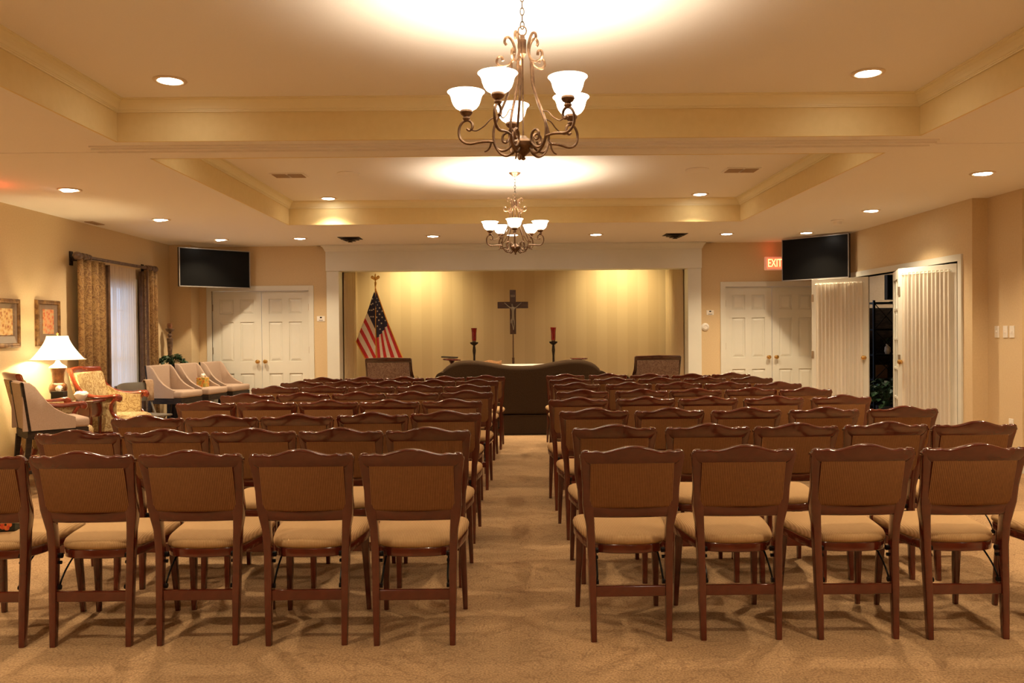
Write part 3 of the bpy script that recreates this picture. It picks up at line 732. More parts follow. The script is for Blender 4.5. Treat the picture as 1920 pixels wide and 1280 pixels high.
armchair('carved wooden armchair behind the tall stool near the pictures, mostly hidden', (-4.437, 7.895, 0), R(-50), M['paisley'], M['redwood'], 'carved wooden armchairs')
armchair('dark upholstered armchair seen from behind, in front of the flag', (-1.655, 11.45, 0), R(0), M['darkpaisley'], M['dkmahog'], 'dark armchairs facing the alcove')
armchair('dark upholstered armchair seen from behind, beside the sofa away from the flag', (2.03, 11.45, 0), R(0), M['darkpaisley'], M['dkmahog'], 'dark armchairs facing the alcove')

# ================================================================ COUNTER STOOLS
def stool(label, loc, rz):
    """origin under the middle of the back edge, front +y"""
    t = thing('counter_stool', label, 'stool', loc, rz, 'upholstered stools with sloping wings')
    W, D = .235, .50
    def bk(z): return interp([(.57, .02), (1.0, -.035)], z)
    b = NB(); slab(b, lin(-W + .02, W - .02, 9), lambda x: .60, lambda x: 1.0, .045, lambda x, z: bk(z) + .03, k=3); obj('backrest', b, M['stool'], t)
    b = NB(); slab(b, [-W + .045, W - .045], lambda x: .57, lambda x: .99, .012, lambda x, z: bk(z) - .0, k=1); obj('outer_back', b, M['stoolback'], t, smooth=False)
    for s in (-1, 1):
        b = NB(); slab(b, lin(s * (W - .045), s * W, 2), lambda x: .56, lambda x: 1.0, .022, lambda x, z: bk(z), k=1)
        obj('back_trim', b, M['darkwood'], t, smooth=False)
    prof = [(0, 1.0), (.04, .995), (.075, .955), (.11, .89), (.16, .82), (.22, .76), (.29, .715), (.36, .685), (.38, .675)]
    for s in (-1, 1):
        b = NB(); rings = []
        for y, z in prof:
            yo = interp([(.57, .015), (1.0, -.03)], z) * max(0, 1 - y / .1)
            rings.append([(s * (W - .022) + u, y + yo, .575 + (z - .575) * v) for u, v in ((-.018, 0), (.018, 0), (.022, .5), (.018, .97), (.008, 1), (-.008, 1), (-.018, .97))])
        loft(b, rings); obj('wing', b, M['stool'], t, ang=60)
    b = NB(); box(b, -W + .004, W - .004, .03, D, .575, .665, b=.025); obj('seat', b, M['stool'], t, ang=60)
    b = NB(); box(b, -W + .01, W - .01, .005, D - .01, .50, .575, b=.003); obj('seat_frame', b, M['darkwood'], t, smooth=False)
    for sx in (-1, 1):
        for y0, y1 in ((.02, -.03), (D - .035, D - .035)):
            b = NB(); loft(b, [[(sx * (W - .035) + u, y1 + v, 0) for u, v in rr(.028, .030, .004, 1)], [(sx * (W - .03) + u, y0 + v, .52) for u, v in rr(.042, .044, .004, 1)]]); obj('leg', b, M['darkwood'], t, smooth=False)
    b = NB(); box(b, -W + .03, W - .03, D - .045, D - .025, .18, .21); box(b, -W + .03, W - .03, -.015, .005, .22, .25)
    for s in (-1, 1): box(b, s * (W - .032) - .01, s * (W - .032) + .01, 0, D - .04, .20, .23)
    obj('stretcher', b, M['darkwood'], t, smooth=False)
    return t
def hd(a): return R(a - 90)   # heading angle of the front direction -> z rotation
f = Vector((math.cos(R(42)), math.sin(R(42)), 0)); nl = Vector((-f.y, f.x, 0)); rr0 = Vector((-4.19, 7.06, 0))
p_ = rr0 + nl * .20; stool('tall beige stool with its back to the camera, nearest the window wall lamp', (p_.x, p_.y, 0), hd(42))
for tt, l in ((0, 'beige stool with sloping wings nearest the window, first of three'), (.596, 'beige stool in the middle of three, holding a patterned tissue box'), (1.187, 'beige stool closest to the cream double doors, last of three')):
    nv = Vector((.225, .974, 0)); p_ = Vector((-4.74, 10.6, 0)) + nv * (tt + .235) + Vector((.03, 0, 0)); stool(l, (p_.x, p_.y, 0), hd(-13))
# ================================================================ SOFA
t = thing('sofa', 'large dark camelback sofa seen from behind at the end of the aisle', 'sofa', (.16, 11.05, 0))
TOPS = [(0, .930), (.15, .935), (.3, .955), (.45, .985), (.6, 1.008), (.72, 1.015), (.84, 1.008), (.95, .975), (1.02, .93), (1.06, .89)]
b = NB(); slab(b, lin(-1.06, 1.06, 43), lambda x: .25, lambda x: interp(TOPS, abs(x)), .17, lambda x, z: .06 + (z - .25) * -.02, k=4, rad=.06); obj('backrest', b, M['sofa'], t, ang=60)
for s in (-1, 1):
    b = NB(); box(b, min(s * .98, s * 1.13), max(s * .98, s * 1.13), 0, .85, .20, .72, b=.03)
    rings = [[(s * 1.085 + .085 * math.cos(2*PI*i/18), y, .77 + .085 * math.sin(2*PI*i/18)) for i in range(18)] for y in (-.03, -.02, .8, .86)]
    loft(b, rings); obj('arm', b, M['sofa'], t)
b = NB(); box(b, -1.0, 1.0, .1, .85, .22, .40, b=.03); obj('seat_base', b, M['sofa'], t)
for i in range(3):
    b = NB(); box(b, -.96 + i * .645, -.96 + i * .645 + .63, .14, .86, .40, .54, b=.05); obj('seat_cushion', b, M['sofa'], t)
b = NB()
for x0, x1 in ((-1.15, -.004), (.004, 1.15)): box(b, x0, x1, -.04, -.03, .012, .262)
box(b, -1.15, 1.15, -.046, -.028, .255, .268); box(b, -.05, .05, -.028, -.022, .012, .25)
for s in (-1, 1): box(b, min(s * 1.14, s * 1.15), max(s * 1.14, s * 1.15), -.03, .88, .012, .262)
obj('skirt', b, M['sofa'], t, smooth=False)
for sx in (-1.05, 1.05):
    for sy in (.05, .8):
        b = NB(); rod(b, (sx, sy, 0), (sx, sy, .22), .02, .03); obj('leg', b, M['darkwood'], t)

# altar table, cloth, small stands
t = thing('altar_table', 'long table under a white cloth, just behind the sofa', 'table', (.16, 12.22, 0))
b = NB(); box(b, -.75, .75, -.18, .18, .845, .895, b=.004); obj('table_top', b, M['wood'], t, smooth=False)
for sx in (-.68, .68):
    for sy in (-.14, .14):
        b = NB(); rod(b, (sx, sy, 0), (sx, sy, .845), .018, .028); obj('leg', b, M['wood'], t)
b = NB()
prof = [(-.195, .70), (-.195, .875), (-.185, .886), (.185, .886), (.195, .875), (.195, .70)]
loft(b, [[(x, y, z) for y, z in prof] + [(x, y * .97, z - .006) for y, z in prof[::-1]] for x in lin(-.765, .765, 7)])
tag(obj('white_cloth', b, M['linen'], loc=(.16, 12.22, .022), smooth=False), 'white cloth covering the altar table behind the sofa', 'tablecloth')
b = NB(); slab(b, lin(-.30, .02, 9), lambda x: .888, lambda x: .945 + .012 * math.sin(x * 30), .22, lambda x, z: 0, k=2)
tag(obj('folded_throw', b, M['wicker'], loc=(-.14, 12.2, .022)), 'folded brown patterned cloth lying on the white altar cloth', 'cloth')
def stand(x, y, tilt, label):
    t = thing('pedestal_stand', label, 'stand', (x, y, 0), 0, 'small dark pedestal stands by the sofa')
    b = NB(); lathe(b, [(.001, 0), (.13, 0), (.135, .008), (.13, .022), (.04, .03), (.001, .03)], 28); o = obj('stand_top', b, M['wood'], t, loc=(0, 0, .985)); o.rotation_euler = (0, R(tilt), 0)
    b = NB(); lathe(b, [(.02, .10), (.03, .14), (.018, .2), (.022, .5), (.03, .6), (.018, .7), (.016, .93), (.05, .985), (.001, .99)], 16); obj('stem', b, M['wood'], t)
    for k in range(3):
        a = 2 * PI * k / 3 + .5; b = NB(); tube(b, [(0, 0, .16), (.07 * math.cos(a), .07 * math.sin(a), .12), (.13 * math.cos(a), .13 * math.sin(a), .02), (.17 * math.cos(a), .17 * math.sin(a), .012)], .012); obj('foot', b, M['wood'], t)
    return t
stand(-.85, 11.98, 3, 'small dark pedestal stand behind the sofa on the flag side'); stand(1.02, 11.98, 0, 'small dark pedestal stand behind the sofa away from the flag')
b = NB(); box(b, -.14, .10, -.08, .08, 0, .018, b=.004); o = obj('closed_book', b, M['darkwood'], loc=(-.86, 11.98, 1.0225), smooth=False); o.rotation_euler = (0, R(3), 0)
tag(o, 'thin dark book lying on the pedestal stand nearer the flag', 'book')

def candle(x, y, label):
    t = thing('candle_stand', label, 'candle stand', (x, y, 0), 0, 'floor candle stands flanking the cross')
    b = NB(); lathe(b, [(.14, 0), (.14, .02), (.11, .035), (.05, .06), (.03, .10), (.035, .16), (.02, .22), (.018, .7), (.028, .78), (.018, .86), (.016, 1.02), (.026, 1.10), (.020, 1.16), (.016, 1.19), (.001, 1.2)], 20); obj('stem', b, M['darkwood'], t)
    b = NB(); lathe(b, [(.012, 1.18), (.035, 1.195), (.062, 1.215), (.066, 1.235), (.058, 1.238), (.045, 1.225), (.001, 1.225)], 24); obj('drip_pan', b, M['darkwood'], t)
    b = NB(); lathe(b, [(.001, 1.225), (.030, 1.23), (.033, 1.27), (.032, 1.275)], 20); obj('candle_socket', b, M['bronze'], t)
    b = NB(); lathe(b, [(.001, 1.262), (.035, 1.262), (.037, 1.30), (.038, 1.38), (.043, 1.43), (.048, 1.462), (.044, 1.462), (.038, 1.42), (.001, 1.40)], 24); obj('red_glass_candle', b, M['redglass'], t)['label'] = 'ruby red glass candle'
candle(-.56, 12.95, 'dark candle stand with red glass on the flag side of the cross'); candle(.70, 12.95, 'dark candle stand with red glass on the exit side of the cross')

# processional cross
t = thing('standing_crucifix', 'dark wooden crucifix on a thin staff before the alcove wall', 'crucifix', (.06, 12.8, 0))
b = NB(); box(b, -.048, .048, -.018, .018, 1.36, 2.055, b=.003); box(b, -.24, .24, -.019, .017, 1.765, 1.868, b=.003); obj('cross', b, M['crosswood'], t, smooth=False)
b = NB(); rod(b, (0, 0, .90), (0, 0, 1.365), .010, .008); lathe(b, [(.012, 0), (.018, .005), (.018, .09), (.024, .10), (.001, .105)][:4], 14, (0, 0, .89)); lathe(b, [(.16, 0), (.16, .02), (.06, .05), (.022, .1), (.016, .5), (.02, .89), (.001, .9)], 20); obj('staff', b, M['crosswood'], t)
b = NB(); box(b, -.033, .033, -.022, -.017, 1.945, 1.975); pl = obj('plaque', b, M['plaque'], t, smooth=False)
text_obj('plaque_lettering', 'INRI', .024, M['letter'], pl, (0, -.0235, 1.96), (R(90), 0, 0), .0005)
# figure: one skinned body
V = [(0, 0, 1.62), (0, -.004, 1.70), (0, -.006, 1.765), (-.004, -.010, 1.79), (-.012, -.016, 1.815), (-.014, -.016, 1.835),
     (-.045, -.006, 1.775), (-.09, 0, 1.815), (-.135, 0, 1.855), (.045, -.006, 1.775), (.09, 0, 1.815), (.135, 0, 1.855),
     (-.016, -.008, 1.585), (-.012, -.016, 1.52), (.002, -.006, 1.455), (.004, -.018, 1.425), (.016, -.008, 1.585), (.020, -.018, 1.52), (.010, -.008, 1.455), (.010, -.02, 1.428)]
Ed = [(0, 1), (1, 2), (2, 3), (3, 4), (4, 5), (2, 6), (6, 7), (7, 8), (2, 9), (9, 10), (10, 11), (0, 12), (12, 13), (13, 14), (14, 15), (0, 16), (16, 17), (17, 18), (18, 19)]
Rad = [.021, .020, .023, .009, .015, .010, .010, .0075, .005, .010, .0075, .005, .013, .009, .007, .005, .013, .009, .007, .005]
me = bpy.data.meshes.new('figure'); me.from_pydata([(x, y - .028, z) for x, y, z in V], Ed, []); me.materials.append(M['pewter'])
fo = bpy.data.objects.new('corpus', me); C.objects.link(fo); fo.parent = t
sk = fo.modifiers.new('skin', 'SKIN'); sb = fo.modifiers.new('s', 'SUBSURF'); sb.levels = sb.render_levels = 2
for i, r_ in enumerate(Rad): me.skin_vertices[0].data[i].radius = (r_, r_ * .8)
me.skin_vertices[0].data[0].use_root = True
b = NB(); lathe(b, [(.016, 0), (.021, .02), (.020, .045), (.015, .05)], 12, (0, -.03, 1.578)); tube(b, [(-.02, -.035, 1.60), (-.032, -.035, 1.57), (-.030, -.032, 1.53)], .007, n=6); obj('loincloth', b, M['pewter'], t)

# ================================================================ FLAG
FX, FY = -2.13, 13.0
t = thing('us_flag', 'American flag with gold fringe drooping from a floor pole in the alcove', 'flag', (FX, FY, 0))
b = NB(); rod(b, (0, .02, .04), (0, .02, 2.16), .014, .012); obj('pole', b, M['brass'], t)
b = NB(); lathe(b, [(.13, 0), (.13, .02), (.09, .045), (.03, .07), (.02, .12), (.001, .13)], 24, (0, .02, 0)); obj('base', b, M['brass'], t)
b = NB(); lathe(b, [(.01, 0), (.018, .01), (.012, .03), (.022, .045), (.012, .06), (.001, .065)], 14, (0, .02, 2.15))
tube(b, [(0, .02, 2.21), (0, .015, 2.26), (0, .01, 2.31), (.004, 0, 2.335), (.010, -.012, 2.33)], lambda q: [.010, .016, .012, .009, .003][min(4, int(q * 4.99))], n=8)
for s in (-1, 1):
    rings = [[(s * x, .01, z), (s * x, .018, z - .006), (s * x, .018, z - w_), (s * x, .01, z - w_)] for x, z, w_ in ((.006, 2.275, .04), (.025, 2.30, .055), (.045, 2.315, .06), (.06, 2.31, .045), (.07, 2.295, .02))]
    loft(b, rings)
obj('eagle_finial', b, M['brass'], t)
b = NB(); tube(b, [(.008, -.035, 2.10), (.010, -.045, 1.8), (.006, -.05, 1.4), (.012, -.05, .95)], .0055, n=6); obj('cord', b, M['gold'], t)
mats = [M['flagred'], M['flagwhite'], M['flagblue']]
b = NB(); star_b = NB()
def star(bm, c, s, up):
    vs = []
    for i in range(10):
        a = PI / 2 + i * PI / 5 + up; r_ = s if i % 2 == 0 else s * .42
        vs.append(bm.verts.new((c[0] + r_ * math.cos(a), c[1] - .006, c[2] + r_ * math.sin(a))))
    cv = bm.verts.new((c[0], c[1] - .0075, c[2]))
    for i in range(10): bm.faces.new((vs[i], vs[(i + 1) % 10], cv))
def fold(x, z): return .020 * math.sin(x * 26) + .008 * math.sin(z * 9)
# right-hand fall: u down the fly, v across the seven upper stripes (0 = outer edge)
TOPL, BOTL, INN = (0, 2.11), (.47, .90), (.03, .80)
def PR_(u, v):
    ox, oz = u * .47, 2.11 - u * 1.21 - .05 * math.sin(PI * u)
    ix, iz = .004 + .03 * u, 2.11 - .16 - u * 1.20
    x = ox + (ix - ox) * v; z = oz + (iz - oz) * v
    return (x, -.03 + fold(x, z) - .02 * v, z)
NU, NV = 40, 28
g = [[b.verts.new(PR_(i / NU, j / NV)) for j in range(NV + 1)] for i in range(NU + 1)]
for i in range(NU):
    for j in range(NV):
        fc = b.faces.new((g[i][j], g[i + 1][j], g[i + 1][j + 1], g[i][j + 1]))
        u_, v_ = (i + .5) / NU, (j + .5) / NV
        lim = .43 + .10 * v_
        fc.material_index = 2 if u_ < lim else (0 if int(v_ * 7) % 2 == 0 else 1)
for i in range(1, 9):
    for j in range(5):
        if (i + j) % 2: continue
        u_ = .03 + i * .058; v_ = .10 + j * .20
        if u_ < .41 + .08 * v_: star(star_b, PR_(u_, v_), .017 if i > 2 else .012, .3)
# left-hand fall
def edge(a): return (-.012 - .295 * a ** 1.0, 2.05 - .78 * a)
def PL_(a, q):
    ex, ez = edge(a); x = ex * (1 - q); z = ez + ex * q * 2.0
    return (x, -.015 + fold(x - .05, z), z)
NA, NQ = 36, 16
g = [[b.verts.new(PL_(i / NA, j / NQ)) for j in range(NQ + 1)] for i in range(NA + 1)]
for i in range(NA):
    for j in range(NQ):
        fc = b.faces.new((g[i][j], g[i + 1][j], g[i + 1][j + 1], g[i][j + 1]))
        a_ = (i + .5) / NA
        fc.material_index = 2 if a_ < .42 else (1 if int((a_ - .42) / .0967) % 2 == 0 else 0)
for i in range(2, 8):
    for j in range(4):
        if (i + j) % 2: continue
        a_ = i * .05 + .02; q_ = .18 + j * .25
        if PL_(a_, q_)[0] < -.02 and a_ < .40: star(star_b, PL_(a_, q_), .016, -.3)
cl = bpy.data.meshes.new('flag_cloth')
bmesh.ops.recalc_face_normals(b, faces=b.faces); b.to_mesh(cl); b.free()
for m_ in mats: cl.materials.append(m_)
cl.shade_smooth()
co = bpy.data.objects.new('flag_cloth', cl); C.objects.link(co); co.parent = t
s_ = co.modifiers.new('solid', 'SOLIDIFY'); s_.thickness = .003; s_.offset = 0
obj('star', star_b, M['flagwhite'], co, smooth=False)
b = NB(); tube(b, [(p[0] + .006, p[1], p[2]) for p in (PR_(i / 12, 0) for i in range(13))], .008, n=6, k=1)
tube(b, [(p[0] - .004, p[1], p[2]) for p in (PL_(1, i / 8) for i in range(9))], .009, n=6, k=1)
obj('fringe', b, M['gold'], t)

# alcove side drapes
b = NB(); wavy(b, (-2.535, 12.52, 0), (-2.505, 13.3, 0), .05, 2.55, .018, 7, (1, 0, 0), flare=.6, seed=4)
tag(obj('alcove_drape', b, M['alcove'], solid=.003), 'pale gold drape hanging at the alcove side next to the flag', 'curtain', 'pale gold drapes in the alcove')
b = NB(); wavy(b, (2.672, 12.52, 0), (2.65, 13.7, 0), .05, 2.55, .018, 9, (1, 0, 0), flare=.4, seed=5)
tag(obj('alcove_drape', b, M['alcove'], solid=.003), 'pale gold drape hanging at the alcove side opposite the flag', 'curtain', 'pale gold drapes in the alcove')
for x in (-1.569, 1.862): lamp('alcove_spot', 'SPOT', (x, 12.95, 2.66), 41, color=(1.0, .78, .40), spot=120, aim=(x, 13.8, 1.85), size=.05, blend=1)

# ================================================================ TELEVISIONS, EXIT SIGN, WALL PLATES
def tv(label, a, bq, z0, z1, mount):
    """a, b: plan points of the screen's ends as seen from the room"""
    a = Vector((*a, 0)); bq = Vector((*bq, 0)); d = bq - a; L = d.length; ang = math.atan2(d.y, d.x)
    t = thing('wall_television', label, 'television', (a.x, a.y, z0), ang, 'wall televisions'); H = z1 - z0
    b = NB(); box(b, 0, L, 0, .05, 0, H, b=.006); obj('casing', b, M['black'], t, smooth=False)
    b = NB(); 
    for x0, x1, zz0, zz1 in ((0, .012, 0, H), (L - .012, L, 0, H), (0, L, 0, .014), (0, L, H - .012, H)): box(b, x0, x1, -.004, .012, zz0, zz1)
    obj('bezel', b, M['silver'], t, smooth=False)
    b = NB(); box(b, .012, L - .012, -.002, .002, .014, H - .012); obj('screen', b, M['screen'], t, smooth=False)
    mx = t.matrix_basis.inverted() if False else Matrix.Translation((a.x, a.y, z0)) @ Matrix.Rotation(ang, 4, 'Z')
    e = mx.inverted() @ Vector((*mount, z0 + H / 2))
    b = NB(); box(b, L / 2 - .15, L / 2 + .15, .045, .07, H / 2 - .1, H / 2 + .1); tube(b, [(L / 2, .06, H / 2), (L / 2 + .1, .2, H / 2), tuple(e)], .018, k=1); obj('mount_arm', b, M['black'], t)
tv('flat black television angled in the corner above the cream doors near the window', (-4.62, 11.44), (-3.86, 12.18), 2.075, 2.63, (-4.6, 12.34))
tv('flat black television angled beside the exit sign over the folding doors', (3.98, 11.86), (4.63, 11.08), 2.095, 2.70, (4.73, 11.9))
t = thing('exit_sign', 'lit red EXIT sign on the back wall touching the television', 'exit sign', (4.005, YB, 2.295))
b = NB(); box(b, -.135, .135, -.055, 0, 0, .20, b=.012); obj('housing', b, M['exitbody'], t)
b = NB(); box(b, -.105, .122, -.060, -.05, .022, .178); obj('face', b, M['exitface'], t, smooth=False)
text_obj('lettering', 'EXIT', .17, M['exitletter'], t, (.012, -.0615, .10), (R(90), 0, 0), .0015, .62)
t = thing('exit_sign', 'exit sign outside the picture whose red glow tints the ceiling', 'exit sign', (-4.9, 6.75, 2.45), R(90))
b = NB(); box(b, -.15, .15, -.025, .025, 0, .2, b=.01); obj('housing', b, M['exitbody'], t)
b = NB(); box(b, -.13, .13, -.03, .03, .02, .18); obj('face', b, M['exitface'], t, smooth=False)
lamp('exit_glow', 'POINT', (-4.55, 7.05, 2.60), 1.1, color=(1, .06, .02), size=.03)
lamp('exit_glow', 'POINT', (3.95, 12.22, 2.60), .10, color=(1, .1, .04), size=.03)
def plate(name, label, cat, x, y, z, w_, h_, kind, rz=0, group=None):
    t = thing(name, label, cat, (x, y, z), rz, group)
    b = NB(); box(b, -w_ / 2, w_ / 2, -.008, 0, -h_ / 2, h_ / 2, b=.003); obj('plate', b, M['white'], t, smooth=False)
    b = NB()
    if kind == 'switch': box(b, -.006, .006, -.018, -.006, -.01, .014, b=.002); m_ = M['white']
    elif kind == 'outlet':
        for zz in (-.02, .02): box(b, -.014, .014, -.010, -.006, zz - .012, zz + .012, b=.004)
        m_ = M['white']
    else: box(b, -.015, .015, -.012, -.006, .01, .03, b=.002); box(b, -.03, .03, -.009, -.007, -.025, -.018); m_ = M['black']
    obj({'switch': 'toggle', 'outlet': 'socket'}.get(kind, 'indicator'), b, m_, t, smooth=False)
plate('wall_plate', 'white control plate on wall beside the cream doors on flag side', 'wall plate', -2.85, YB, 1.62, .12, .08, 'ind')
plate('wall_plate', 'white control plate on wall above the round sensor', 'wall plate', 3.05, YB, 1.66, .11, .075, 'ind')
b = NB(); rings = [[(r_ * math.cos(2*PI*i/24), y, r_ * math.sin(2*PI*i/24)) for i in range(24)] for r_, y in ((.058, 0), (.06, -.012), (.05, -.022), (.03, -.032), (.026, -.024), (.001, -.024))]
loft(b, rings); tag(obj('wall_sensor', b, M['white'], loc=(2.972, YB, 1.445)), 'white round sensor on wall beside the alcove pillar', 'sensor')
for y, l in ((8.16, 'single white light switch nearest the folding door opening'), (8.02, 'white light switch in the middle of three'), (7.915, 'white light switch nearest the wall corner, last of three')):
    plate('light_switch', l, 'light switch', 4.9, y, 1.355, .072, .118, 'switch', R(-90), 'light switches on the right wall')
plate('wall_outlet', 'white power outlet low on wall below the light switches', 'outlet', 4.9, 7.93, .45, .07, .115, 'outlet', R(-90))

# ================================================================ WINDOW DRESSING
t = thing('curtain_rod', 'thick bronze curtain rod with turned ends over the window', 'curtain rod')
b = NB(); rod(b, (-4.87, 9.2, 2.30), (-4.87, 11.25, 2.30), .020); obj('rod', b, M['rod'], t)
for y, s in ((9.2, -1), (11.25, 1)):
    b = NB(); rings = []
    for d, r_ in ((-.30, .022), (-.29, .036), (-.27, .036), (-.26, .028), (-.235, .028), (-.225, .040), (-.20, .040), (-.19, .028), (-.165, .03), (-.155, .042), (-.12, .042), (-.11, .026), (-.09, .03), (-.05, .045), (-.01, .045), (.03, .03), (.05, .008)):
        rings.append([(-4.87 + r_ * math.cos(2*PI*i/16), y + s * d, 2.30 + r_ * math.sin(2*PI*i/16)) for i in range(16)])
    loft(b, rings); obj('finial', b, M['rod'], t)
    b = NB(); box(b, -5.0, -4.86, y - s * .12 - .015, y - s * .12 + .015, 2.25, 2.29); box(b, -5.0, -4.985, y - s * .12 - .03, y - s * .12 + .03, 2.20, 2.36); obj('bracket', b, M['darkwood'], t, smooth=False)
def drape(y0, y1, waves, label, seed):
    b = NB(); wavy(b, (-4.88, y0, 0), (-4.88, y1, 0), .02, 2.27, .042, waves, (1, 0, 0), nz=10, flare=.3, seed=seed, irr=.6)
    t = tag(obj('window_drape', b, M['damask'], solid=.004), label, 'curtain', 'gold patterned drapes at the window')
    b = NB(); y = y1 if y1 < 10.4 else y0
    wavy(b, (-4.95, y - .015, 0), (-4.83, y + .015, 0), .02, 2.25, .006, 2, (0, 1, 0), nz=6, seed=2); obj('drape_lining_shade', b, M['lining_shade'], t, solid=.003)  # dark strip at the drape edge, standing in for the shadowed gap
drape(9.24, 9.88, 4, 'gold patterned window drape beside the pictures and lamp', 11)
drape(10.93, 11.33, 3, 'gold patterned window drape nearer the television corner', 12)
b = NB(); wavy(b, (-4.95, 9.86, 0), (-4.95, 10.83, 0), .03, 2.27, .014, 15, (1, 0, 0), nz=8, flare=.5, seed=9, irr=.5)
tag(obj('sheer_curtain', b, M['sheer']), 'white sheer curtain glowing with daylight between the gold drapes', 'curtain')

# ================================================================ PICTURES
def picture(y0, y1, z0, z1, artm, label):
    t = thing('framed_picture', label, 'picture', (XL, (y0 + y1) / 2, (z0 + z1) / 2), R(90), 'framed pictures on the wall'); w_, h_ = (y1 - y0) / 2, (z1 - z0) / 2
    prof = [(0, 0), (.004, -.022), (.016, -.030), (.030, -.024), (.040, -.028), (.048, -.018), (.048, 0)]
    b = NB(); loft(b, [[(sx * (w_ - d), y, sz * (h_ - d)) for d, y in prof] for sx, sz in ((-1, -1), (1, -1), (1, 1), (-1, 1))], close=True); obj('frame', b, M['frame'], t, smooth=False)
    b = NB(); box(b, -w_ + .04, w_ - .04, -.012, -.004, -h_ + .04, h_ - .04); obj('picture_mat', b, M['mattec'], t, smooth=False)
    b = NB(); box(b, -w_ + .125, w_ - .125, -.015, -.010, -h_ + .13, h_ - .10); obj('print', b, artm, t, smooth=False)
    b = NB(); box(b, -w_ + .042, w_ - .042, -.019, -.017, -h_ + .042, h_ - .042); obj('glass', b, M['glass'], t, smooth=False)
picture(7.86, 8.32, 1.28, 1.775, M['art1'], 'framed cream print at the picture edge, nearer the camera')
picture(8.60, 9.06, 1.29, 1.785, M['art2'], 'framed red print above the lamp, next to the window drape')

# ================================================================ LAMP TABLE
t = thing('end_table', 'dark wooden end table holding the lamp between two armchairs', 'table', (-4.58, 8.45, 0))
b = NB(); box(b, -.34, .33, -.135, .13, .705, .73, b=.006); obj('table_top', b, M['wood'], t, smooth=False)
b = NB(); box(b, -.31, .30, -.11, .11, .56, .705); cs = obj('case', b, M['wood'], t, smooth=False)
b = NB(); box(b, -.12, .28, -.118, -.108, .575, .66, b=.003); dr = obj('drawer', b, M['wood'], t, smooth=False)
b = NB(); lathe(b, [(.001, -.012), (.010, -.008), (.012, 0), (.008, .008), (.001, .01)], 12, (.08, -.128, .617)); obj('knob', b, M['brass'], dr)
for sx in (-.29, .28):
    for sy in (-.1, .09):
        b = NB(); rod(b, (sx, sy, 0), (sx, sy, .57), .012, .02); obj('leg', b, M['wood'], t)
t = thing('table_lamp', 'lit table lamp with flared cream shade and brown urn base', 'lamp', (-4.70, 8.485, .73)); t.scale = (1, 1, .94)
b = NB(); lathe(b, [(.001, 0), (.055, 0), (.058, .015), (.045, .03), (.06, .055), (.082, .09), (.088, .13), (.080, .17), (.060, .19), (.056, .22), (.062, .30), (.074, .345), (.078, .355), (.001, .356)], 28); obj('base', b, M['ceramic'], t)
b = NB(); lathe(b, [(.001, .355), (.085, .356), (.080, .37), (.05, .39), (.028, .41), (.020, .43), (.012, .45), (.001, .46)], 24); obj('neck', b, M['cream_ceramic'], t)
def bell(bm, r0, r1, z0, z1, th):
    n = 8; prof = []
    for q in lin(0, 1, 9): prof.append((r1 + (r0 - r1) * (1 - q) ** 1.45, z0 + (z1 - z0) * q))
    rings = []
    for rr_, z in prof + [(r - th, z) for r, z in prof[::-1]]:
        ring = []
        for i in range(n * 4):
            a = 2 * PI * i / (n * 4); k = (i % 4) / 4; rad = rr_ * (1 - .05 * math.sin(PI * k))
            ring.append((rad * math.cos(a), rad * math.sin(a), z))
        rings.append(ring)
    loft(bm, rings, cap=False, close=True)
b = NB(); bell(b, .262, .105, .447, .71, .003); sh = obj('lamp_shade', b, M['lampshade'], t, ang=20)
b = NB(); tube(b, [(.262 * math.cos(a), .262 * math.sin(a), .448) for a in lin(0, 2 * PI, 33)], .005, n=6, k=1); obj('shade_trim', b, M['linen'], sh)
b = NB(); rod(b, (0, 0, .45), (0, 0, .715), .004); rod(b, (-.1, 0, .705), (.1, 0, .705), .002); rod(b, (0, -.1, .705), (0, .1, .705), .002); obj('harp', b, M['brass'], t)
b = NB(); lathe(b, [(.004, .71), (.010, .715), (.006, .725), (.012, .735), (.008, .748), (.001, .752)], 12); obj('finial', b, M['brass'], t)
lamp('table_lamp_bulb', 'POINT', (-4.70, 8.485, 1.235), 13, color=(1, .80, .45), size=.03)
def tissue_box(name, label, loc, rz, w_, d_, h_, m_):
    t = thing(name, label, 'tissue box', loc, rz)
    b = NB(); box(b, -w_ / 2, w_ / 2, -d_ / 2, d_ / 2, 0, h_, b=.003); obj('carton', b, m_, t, smooth=False)
    b = NB(); loft(b, [[(r_ * math.cos(a) * (1 + .3 * math.sin(3 * a + z * 40)), r_ * .6 * math.sin(a), z + .01 * math.sin(2 * a)) for a in lin(0, 2 * PI * 23 / 24, 24)] for r_, z in ((.02, h_ - .004), (.03, h_ + .015), (.032, h_ + .035), (.018, h_ + .05))]); obj('tissue', b, M['tissue'], t)
    return t
tissue_box('tissue_box', 'black tissue box with a white tissue, beside the lamp', (-4.62, 8.358, .73), 0, .13, .08, .10, M['black'])
tissue_box('tissue_box', 'colourful patterned tissue box on the middle beige stool', (-4.30, 11.42, .665), R(-10), .125, .12, .13, M['tbox'])
fb = tissue_box('tissue_box', 'black floral tissue box on the seat at the photo edge', (-2.455, 3.87, .485), R(8), .23, .12, .06, M['fbox'])
b = NB()
for fx, fy, s in ((.08, -.062, .02), (.03, -.0, .0), (.09, 0, .0)):
    pass
for cx, cz, r_ in ((.075, .03, .022), (.02, .035, .018), (-.05, .028, .02)):
    for k in range(5):
        a = 2 * PI * k / 5
        vs = [b.verts.new((cx + r_ * (.75 * math.cos(a) + .55 * math.cos(q) ), -.0615, cz + r_ * (.75 * math.sin(a) + .55 * math.sin(q)))) for q in lin(0, 2 * PI * 9 / 10, 10)]
        b.faces.new(vs)
